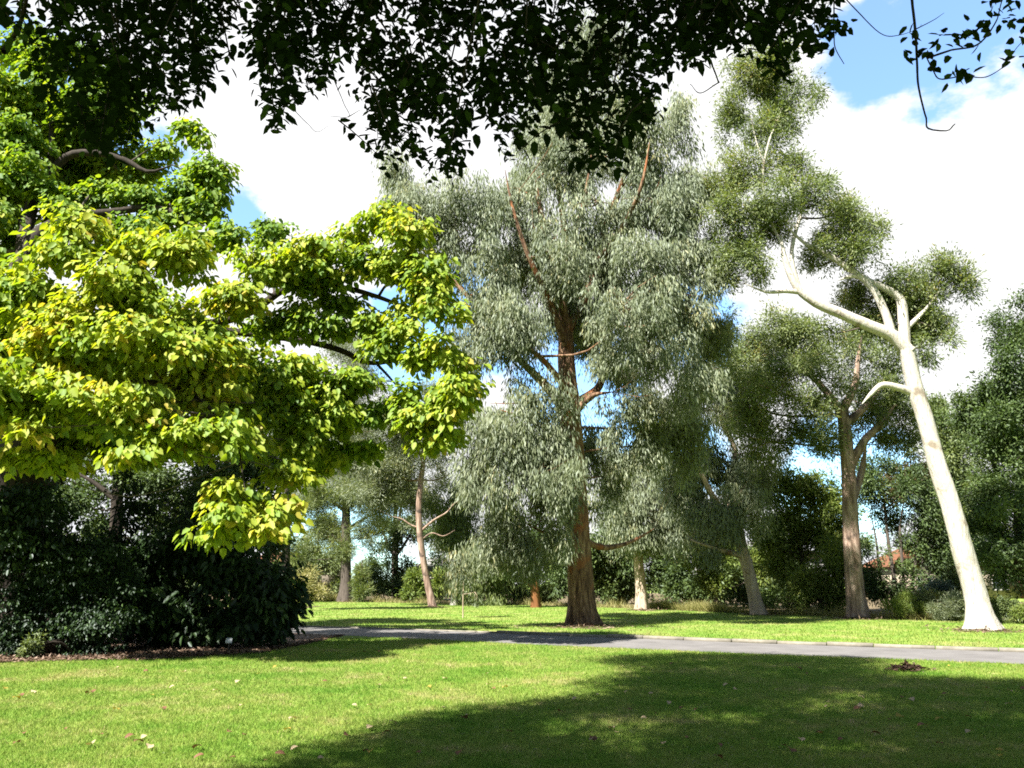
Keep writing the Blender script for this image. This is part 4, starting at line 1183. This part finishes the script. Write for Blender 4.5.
# plant label on a stake
b = ground(228, 651.5)
root = empty('plant_label', b, 'small pale grey plant label on a stake in the mulch bed', 'plant label')
m = MB()
m.box((b[0], b[1] + 0.015, 0.10), (0.025, 0.012, 0.22))
m.build('stake', M['grey'], root, b)
m = MB()
m.box((0, 0, 0), (0.15, 0.008, 0.13))
PLATE = noise_mat('label_plate', [(0.3, (0.42, 0.43, 0.44)), (0.7, (0.52, 0.53, 0.54))], 8, 0.05, 0.4)
pl = m.build('plate', PLATE, root)
pl.location = (0, 0, 0.25)
pl.rotation_euler = (R(-25), 0, R(8))

# ------------------------------------------------------------------ shade tree the photographer stands under
rng = np.random.default_rng(41)
TB = np.array([-5.2, -4.2, 0.0])
shade = empty('shade_tree', TB, 'dark overhanging tree whose leafy branches fringe the top of the view', 'tree')
m = MB()
m.tube([TB - [0, 0, 0.1], TB + [0.2, 0.2, 2], TB + [0.5, 0.7, 5], TB + [1.0, 2.0, 9], TB + [1.6, 4.0, 13], TB + [2.2, 6.5, 18]], [0.55, 0.48, 0.42, 0.34, 0.24, 0.08], 18, seg=30, wob=0.07, rng=rng, flare=0.4)
m.build('trunk', M['black'], shade, TB, smooth=True)
limb_pts = []
for pts, r0 in (([TB + [0.4, 0.5, 4], (-3.6, -1.0, 5.6), (-2.6, 2.0, 6.6), (-1.8, 5.0, 7.2)], 0.2),
                ([TB + [0.4, 0.5, 4.4], (-2.4, -1.6, 6.0), (0.2, 1.2, 7.0), (2.2, 4.0, 7.4), (3.8, 6.4, 7.6)], 0.2),
                ([TB + [0.7, 1.2, 7], (-1.5, -0.5, 10), (1.5, 3.2, 12.5), (4, 6, 14)], 0.2),
                ([TB + [0.7, 1.2, 6.5], (-5, 1.0, 8.4), (-4.4, 4.5, 9.6)], 0.18),
                ([TB + [1.2, 2.6, 10.5], (-1, 3, 14), (2, 6.5, 17)], 0.18)):
    m = MB()
    rr = np.linspace(r0, 0.04, len(pts))
    m.tube(pts, rr, 10, seg=18, wob=0.06, rng=rng)
    m.build('limb', M['black'], shade, TB, smooth=True)
    limb_pts.append(resample(np.array([np.array(p, float) for p in pts]), rr, 14)[0][4:])
limb_pts = np.concatenate(limb_pts)

# high crown: dense leaf mass that throws the shade on the near lawn
poly_px = [(285, 768), (400, 728), (470, 712), (540, 703), (600, 697), (640, 690), (580, 689), (620, 678), (655, 670), (600, 660), (640, 656), (720, 653.5), (820, 656), (880, 659.5), (865, 667), (915, 671), (860, 676), (940, 679), (1024, 681), (1100, 684)]
poly = [ground(*p)[:2] for p in poly_px] + [np.array(q, float) for q in ((19, 12), (14, 2), (8, -4), (-4, -4), (-4.6, 3), (-3.2, 6.2))]
poly = np.array(poly)


def inside(P, poly):
    x, y = P[:, 0], P[:, 1]
    c = np.zeros(len(P), bool)
    for a, b in zip(poly, np.roll(poly, -1, axis=0)):
        cond = ((a[1] > y) != (b[1] > y))
        xi = (b[0] - a[0]) * (y - a[1]) / (b[1] - a[1] + 1e-12) + a[0]
        c ^= cond & (x < xi)
    return c


G = np.stack([rng.uniform(-5, 20, 26000), rng.uniform(-4.5, 21, 26000)], 1)
G = G[inside(G, poly)]
h = rng.uniform(5.5, 21, len(G))
P = np.concatenate([G, np.zeros((len(G), 1))], 1) + SUN / SUN[2] * h[:, None]
qx, qy, fw = project(P)
hid = (fw < 0.3) | (qy < -110) | (qx < -400)
cent = TB + np.array([2.4, 4.4, 0])
near = np.hypot(P[:, 0] - cent[0], P[:, 1] - cent[1]) < 10.5
S = P[hid & near]
gs = G[hid & near]
# some gaps let flecks of sun through
fleck = [ground(850, 694)[:2], ground(815, 707)[:2], ground(655, 745)[:2], ground(565, 728)[:2], ground(735, 716)[:2], ground(990, 714)[:2], ground(640, 720)[:2], ground(850, 752)[:2], ground(930, 745)[:2]]
for f in fleck:
    d = (gs - f) * np.array([1 / 0.45, 1 / 0.62])
    ok = np.hypot(d[:, 0], d[:, 1]) > 1
    S, gs = S[ok], gs[ok]
per = 34
k = np.repeat(np.arange(len(S)), per)
n = len(k)
jit = rng.normal(size=(n, 3))
Pl = S[k] + jit * np.array([0.26, 0.26, 0.2])
ax = jit * np.array([1, 1, 0.4]) + np.array([0, 0, -0.3])
nr = rng.normal(size=(n, 3)) * 0.5 + SUN
V1, Q1, rep = leaf_mesh(Pl, ax, nr, rng.uniform(0.10, 0.17, n), rng.uniform(0.06, 0.10, n), 'thin')
t1 = rng.uniform(0, 0.6, n)

# low drooping sprays that fringe the top of the view
env = np.array([(-60, 40), (0, 18), (28, 22), (36, 60), (60, 120), (85, 148), (115, 152), (140, 122), (160, 108), (190, 100), (203, 82), (218, 55), (232, 25), (250, 22), (256, 70), (268, 125), (278, 122), (296, 95), (318, 92), (338, 66), (352, 48), (364, 60),
                (372, 145), (384, 162), (402, 146), (425, 152), (436, 178), (452, 168), (462, 150), (472, 84), (482, 108), (498, 132), (512, 150), (530, 128), (545, 96), (556, 112), (572, 150), (588, 168), (608, 182), (620, 172), (632, 140), (648, 112), (664, 82), (676, 66), (700, 62),
                (722, 55), (740, 58), (756, 40), (768, 62), (780, 78), (792, 40), (808, 50), (826, 54), (832, 10), (850, -20), (1100, -30)], float)
n = 4900
px = rng.uniform(-60, 850, n)
e = np.interp(px, env[:, 0], env[:, 1]) * 1.06 + 4
dep = rng.uniform(2.7, 4.9, n)
top = -150.0
v = rng.uniform(0, 1, n) ** 1.15
py = top + (e - top) * v
# thin the light band left of x=240 and a few windows
win = ((np.abs(px - 473) < 7) & (py > 20)) | ((np.abs(px - 242) < 10) & (py > -20)) | ((px < 32) & (rng.uniform(size=n) < 0.75)) | ((px > 30) & (px < 60) & (py < 50) & (rng.uniform(size=n) < 0.5))
win |= ((np.hypot((px - 425) / 9, (py - 38) / 14) < 1) | (np.hypot((px - 548) / 12, (py - 8) / 16) < 1) | (np.hypot((px - 352) / 7, (py - 20) / 22) < 1))
gapn = np.sin(px * 0.083 + 1.1 + 0.02 * py) * np.sin(py * 0.11 + px * 0.021) + 0.7 * np.sin(px * 0.19 - py * 0.07) * np.sin(py * 0.17 + 2.0)
win |= (gapn < -0.28) & (rng.uniform(size=n) < 0.80) & (py > -30)
keep = ~win
px, py, dep, e = px[keep], py[keep], dep[keep], e[keep]
n = len(px)
tipP = np.array([at(a, b, c) for a, b, c in zip(px, py, dep)])     # lowest point of every spray
ln = rng.uniform(0.16, 0.34, n)
dirn = norm(np.stack([rng.normal(0, 0.5, n), rng.normal(0, 0.45, n), -np.ones(n)], 1))
start = tipP - dirn * ln[:, None]
m = MB()
sel = rng.choice(n, 1300, replace=False)
for i in sel:
    m.tube([start[i], (start[i] + tipP[i]) / 2 + rng.normal(0, 0.012, 3), tipP[i]], [0.0035, 0.0026, 0.0014], 4, seg=3)
# woody shoots from the limbs down to groups of sprays
for i in rng.choice(n, 200, replace=False):
    j = int(np.argmin(np.linalg.norm(limb_pts - start[i], axis=1)))
    a = limb_pts[j]
    mid = (a + start[i]) / 2 + rng.normal(0, 0.15, 3) + np.array([0, 0, 0.25])
    m.tube([a, mid, start[i]], [0.016, 0.009, 0.0036], 5, seg=8)
LP, LA, LN = [], [], []
nl = 9
for s in range(nl):
    f = (s + 0.35) / nl
    pt = start + dirn * (ln * f)[:, None]
    side = norm(np.cross(dirn, np.stack([rng.normal(0, 0.6, n), rng.normal(0, .6, n) - 1, rng.normal(0, 0.5, n)], 1)))
    sg = 1 if s % 2 else -1
    ax = side * sg * 0.85 + dirn * 0.55 + rng.normal(0, 0.25, (n, 3))
    LP.append(pt)
    LA.append(ax)
    LN.append(rng.normal(0, 0.6, (n, 3)) + np.array([0, -0.5, 0.8]))
LP, LA, LN = np.concatenate(LP), np.concatenate(LA), np.concatenate(LN)
n2 = len(LP)
V2, Q2, rep2 = leaf_mesh(LP, LA, LN, rng.uniform(0.042, 0.068, n2), rng.uniform(0.026, 0.042, n2), 'broad', 0.1, 0.1)
t2 = np.repeat(np.where(rng.uniform(size=n2) < 0.09, 1.0, rng.uniform(0, 0.7, n2)), rep2)

# bare hanging shoots with single leaves at upper right, and the bough at upper left
shoots = [
    ([(911, -40), (912, 0), (916, 38), (917, 62), (919, 90), (926, 117), (933, 130), (943, 131), (955, 124)], 3.6, 0.0075),
    ([(928, 58), (945, 52), (958, 49), (972, 47), (985, 38), (994, 25), (1002, 0), (1010, -30)], 3.6, 0.006),
    ([(926, 56), (933, 70), (940, 79), (963, 76), (986, 77), (1002, 68), (1010, 57), (1020, 44), (1030, 36)], 3.6, 0.004),
    ([(838, -10), (859, 13), (877, 31), (900, 35), (913, 31)], 3.6, 0.0035),
    ([(914, 30), (930, 22), (944, 13)], 3.6, 0.003),
    ([(834, -20), (834, 10), (834, 34), (836, 50), (844, 64)], 3.8, 0.0045),
    ([(817, 5), (815, 20), (810, 28), (800, 40)], 3.8, 0.002),
    ([(4, 52), (14, 36), (22, 18), (28, -6), (34, -40)], 4.0, 0.017),
    ([(710, 60), (717, 78), (713, 86), (704, 92), (690, 84)], 3.6, 0.0045),
    ([(294, 110), (308, 124), (318, 132), (328, 126)], 3.6, 0.002), ([(334, 80), (344, 104), (348, 117), (330, 116)], 3.6, 0.0025), ([(348, 117), (360, 110)], 3.6, 0.0025),
    ([(470, -20), (467, 4), (452, 18), (466, 28)], 3.5, 0.006), ([(466, 2), (466, 30)], 3.5, 0.003),
]
for pts, d, r0 in shoots:
    W = [at(a, b, d + 0.1 * math.sin(i * 1.7 + a * 0.01)) for i, (a, b) in enumerate(pts)]
    m.tube(W, np.linspace(r0, r0 * 0.4, len(W)), 6, seg=5 * len(W), wob=0.2, rng=rng)
spots = [(911, 26, 4), (908, 34, 4), (922, 52, 6), (914, 54, 3), (928, 48, 3), (936, 60, 2), (939, 37, 5), (946, 42, 5), (938, 28, 1), (960, 32, 4), (967, 36, 6), (975, 33, 4), (978, 45, 3), (985, 22, 6), (982, 30, 4), (970, 20, 1), (990, 6, 5), (998, 14, 4), (1010, 14, 4), (1004, 22, 4), (1016, 18, 4), (1020, 38, 5), (1012, 54, 5), (1008, 48, 2), (1022, 60, 2), (940, 72, 2), (958, 70, 3), (962, 76, 4), (954, 78, 3), (969, 75, 2), (974, 72, 1), (996, 33, 1), (1014, 4, 4),
         (846, 24, 5), (842, 28, 3), (832, 28, 4), (826, 32, 4), (820, 8, 1), (812, 44, 6), (820, 50, 5), (826, 54, 4), (806, 52, 4), (800, 40, 4), (783, 10, 4), (788, 22, 5), (790, 46, 5), (780, 72, 4), (784, 80, 2), (793, 30, 4),
         (4, 10, 2), (10, 6, 2)]
SPp, SA = [], []
for a, b, c in spots:
    for _ in range(c):
        SPp.append(at(a + rng.normal(0, 4), b + rng.normal(0, 3.2), 3.6 + rng.normal(0, 0.06)))
        SA.append(rng.normal(0, 1, 3) + np.array([0, 0, -0.3]))
SPp, SA = np.array(SPp), np.array(SA)
n3 = len(SPp)
V3, Q3, rep3 = leaf_mesh(SPp, SA, rng.normal(0, 0.45, (n3, 3)) + np.array([0, -0.9, 0.5]), rng.uniform(0.045, 0.070, n3), rng.uniform(0.029, 0.044, n3), 'broad', 0.1, 0.1)
t3 = np.repeat(rng.uniform(0.2, 1.0, n3), rep3)
# a few nearer big leaves at the top left corner
big = [(6, 6), (3, 22), (18, 22), (28, 30), (12, 36), (22, 34), (0, 12), (30, 24), (8, -6), (24, -8)]
BP = np.array([at(a, b, 3.2) for a, b in big])
n4 = len(BP)
V4, Q4, rep4 = leaf_mesh(BP, rng.normal(0, 0.5, (n4, 3)) + np.array([0, 0, -0.9]), rng.normal(0, 0.3, (n4, 3)) + np.array([0, -1, 0.3]), rng.uniform(0.07, 0.10, n4), rng.uniform(0.04, 0.055, n4), 'broad', 0.1, 0.1)
t4 = np.repeat(rng.uniform(0.5, 1.0, n4), rep4)
stuff(m.build('twigs', M['black'], shade, TB, smooth=True))
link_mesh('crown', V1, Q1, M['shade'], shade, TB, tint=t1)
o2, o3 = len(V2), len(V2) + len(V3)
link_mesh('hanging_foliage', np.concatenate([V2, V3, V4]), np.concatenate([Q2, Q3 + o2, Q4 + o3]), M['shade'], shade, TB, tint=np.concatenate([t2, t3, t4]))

# ------------------------------------------------------------------ small things on the lawn
DAISY, dt = new_mat('daisy')
dd_ = dt.nodes.new('ShaderNodeBsdfDiffuse')
dd_.inputs['Color'].default_value = (0.7, 0.7, 0.66, 1)
do = dt.nodes.new('ShaderNodeOutputMaterial')
dt.links.new(dd_.outputs[0], do.inputs[0])
rng = np.random.default_rng(51)
c = []
for _ in range(95):
    a = ground(rng.uniform(-40, 1060), rng.uniform(672, 775))
    for _ in range(rng.integers(2, 12)):
        c.append((a[0] + rng.normal(0, 0.5), a[1] + rng.normal(0, 0.4)))
c = np.array(c)
c = c[(c[:, 1] < near_y(c[:, 0]) - 0.3) & (c[:, 1] < bed_y(c[:, 0]) - 0.3)]
n = len(c)
ang = np.arange(8) * math.pi / 4
rad = rng.uniform(0.009, 0.019, n)
V = np.zeros((n, 8, 3))
V[:, :, 0] = c[:, 0:1] + rad[:, None] * np.cos(ang)
V[:, :, 1] = c[:, 1:2] + rad[:, None] * np.sin(ang)
V[:, :, 2] = 0.045 + rng.uniform(0, 0.015, (n, 1)) - 0.4 * rad[:, None] * np.sin(ang)
stuff(link_mesh('daisies', V.reshape(-1, 3), np.arange(8 * n).reshape(n, 8), DAISY))

FL = {'brown': leaf_mat('dry_brown_leaf', [(0, (0.12, 0.06, 0.033)), (1, (0.16, 0.085, 0.05))], 0.1, 0.03),
      'tan': leaf_mat('pale_tan_leaf', [(0, (0.30, 0.23, 0.14)), (1, (0.38, 0.29, 0.18))], 0.15, 0.04),
      'yellow': leaf_mat('fallen_yellow_leaf', [(0, (0.25, 0.19, 0.035)), (1, (0.3, 0.23, 0.05))], 0.2, 0.04)}


def curled_leaf(colour):
    u = np.linspace(0, 1, 7)
    w = np.array([0.05, 0.34, 0.46, 0.44, 0.34, 0.18, 0.02])
    V = []
    for k in range(7):
        for s in (-1, -0.5, 0, 0.5, 1):
            V.append(((u[k] - 0.5), s * w[k], 0.14 * abs(s) ** 1.5 * w[k] * 2 + 0.10 * math.sin(3 * u[k] + s)))
    Q = []
    for k in range(6):
        for s in range(4):
            a = k * 5 + s
            Q.append((a, a + 1, a + 6, a + 5))
    return link_mesh('fallen_leaf', np.array(V), np.array(Q), FL[colour], tint=np.full(len(Q), 0.5), smooth=True)


rr = random.Random(8)
LAB = {'brown': 'curled dark brown fallen leaf lying on the mown lawn', 'tan': 'pale tan fallen leaf lying on the mown lawn', 'yellow': 'yellow fallen leaf lying on the mown lawn'}
fixed = {'tan': [(184, 674), (172, 690), (35, 695), (238, 684), (292, 722), (295, 753), (443, 711), (378, 688), (487, 676), (625, 695), (405, 681), (862, 710), (612, 732), (988, 691), (1010, 694), (948, 682), (445, 681), (215, 693)],
         'yellow': [(16, 701), (4, 691), (258, 676), (275, 669), (370, 656), (950, 668), (1008, 667), (505, 690), (900, 720), (970, 667)],
         'brown': [(280, 759), (16, 747), (24, 737), (229, 736), (244, 739), (493, 692), (630, 713), (682, 711), (696, 713), (460, 757), (842, 744), (784, 750), (792, 755), (858, 712), (945, 697), (987, 706), (820, 737), (688, 742), (720, 750), (325, 684), (365, 654), (378, 653), (163, 712), (560, 715), (800, 671), (807, 676), (876, 738), (940, 748), (890, 723), (672, 666)]}
for colour in ('brown', 'tan', 'yellow'):
    proto = curled_leaf(colour)
    pts = list(fixed[colour])
    for _ in range({'brown': 26, 'tan': 34, 'yellow': 10}[colour]):
        pts.append((rr.uniform(0, 1024), 662 + 104 * rr.random() ** 0.8))
    first = True
    for (px, py) in pts:
        g = ground(px, py)
        if g[1] > near_y(g[0]) - 0.2 or g[1] > bed_y(g[0]) - 0.15:
            continue
        o = proto if first else proto.copy()
        if not first:
            COL.objects.link(o)
        first = False
        s = rr.uniform(0.05, 0.11)
        o.location = (g[0], g[1], 0.045)
        o.scale = (s, s * rr.uniform(0.8, 1.1), s)
        o.rotation_euler = (rr.uniform(-0.35, 0.35), rr.uniform(-0.35, 0.35), rr.uniform(0, 6.28))
        tag(o, LAB[colour], 'leaf', colour + ' fallen leaves on the lawn')

# heap of dark dead leaves near the path
g = ground(908, 671)
rng = np.random.default_rng(61)
n = 260
P = np.stack([rng.normal(0, 0.16, n), rng.normal(0, 0.11, n), np.zeros(n)], 1)
P[:, 2] = 0.12 * np.exp(-(P[:, 0] / 0.26) ** 2 - (P[:, 1] / 0.16) ** 2) * rng.uniform(0.3, 1, n) + 0.03
V, Q, rep = leaf_mesh(P + g, rng.normal(size=(n, 3)) * np.array([1, 1, 0.4]), rng.normal(size=(n, 3)) * 0.5 + np.array([0, 0, 1.0]), rng.uniform(0.06, 0.12, n), rng.uniform(0.03, 0.06, n), 'broad')
stuff(link_mesh('leaf_heap', V, Q, leaf_mat('dead_leaf', [(0, (0.035, 0.022, 0.014)), (1, (0.10, 0.06, 0.04))], 0.1, 0.03), None, g, tint=np.repeat(rng.uniform(0, 1, n), rep)))
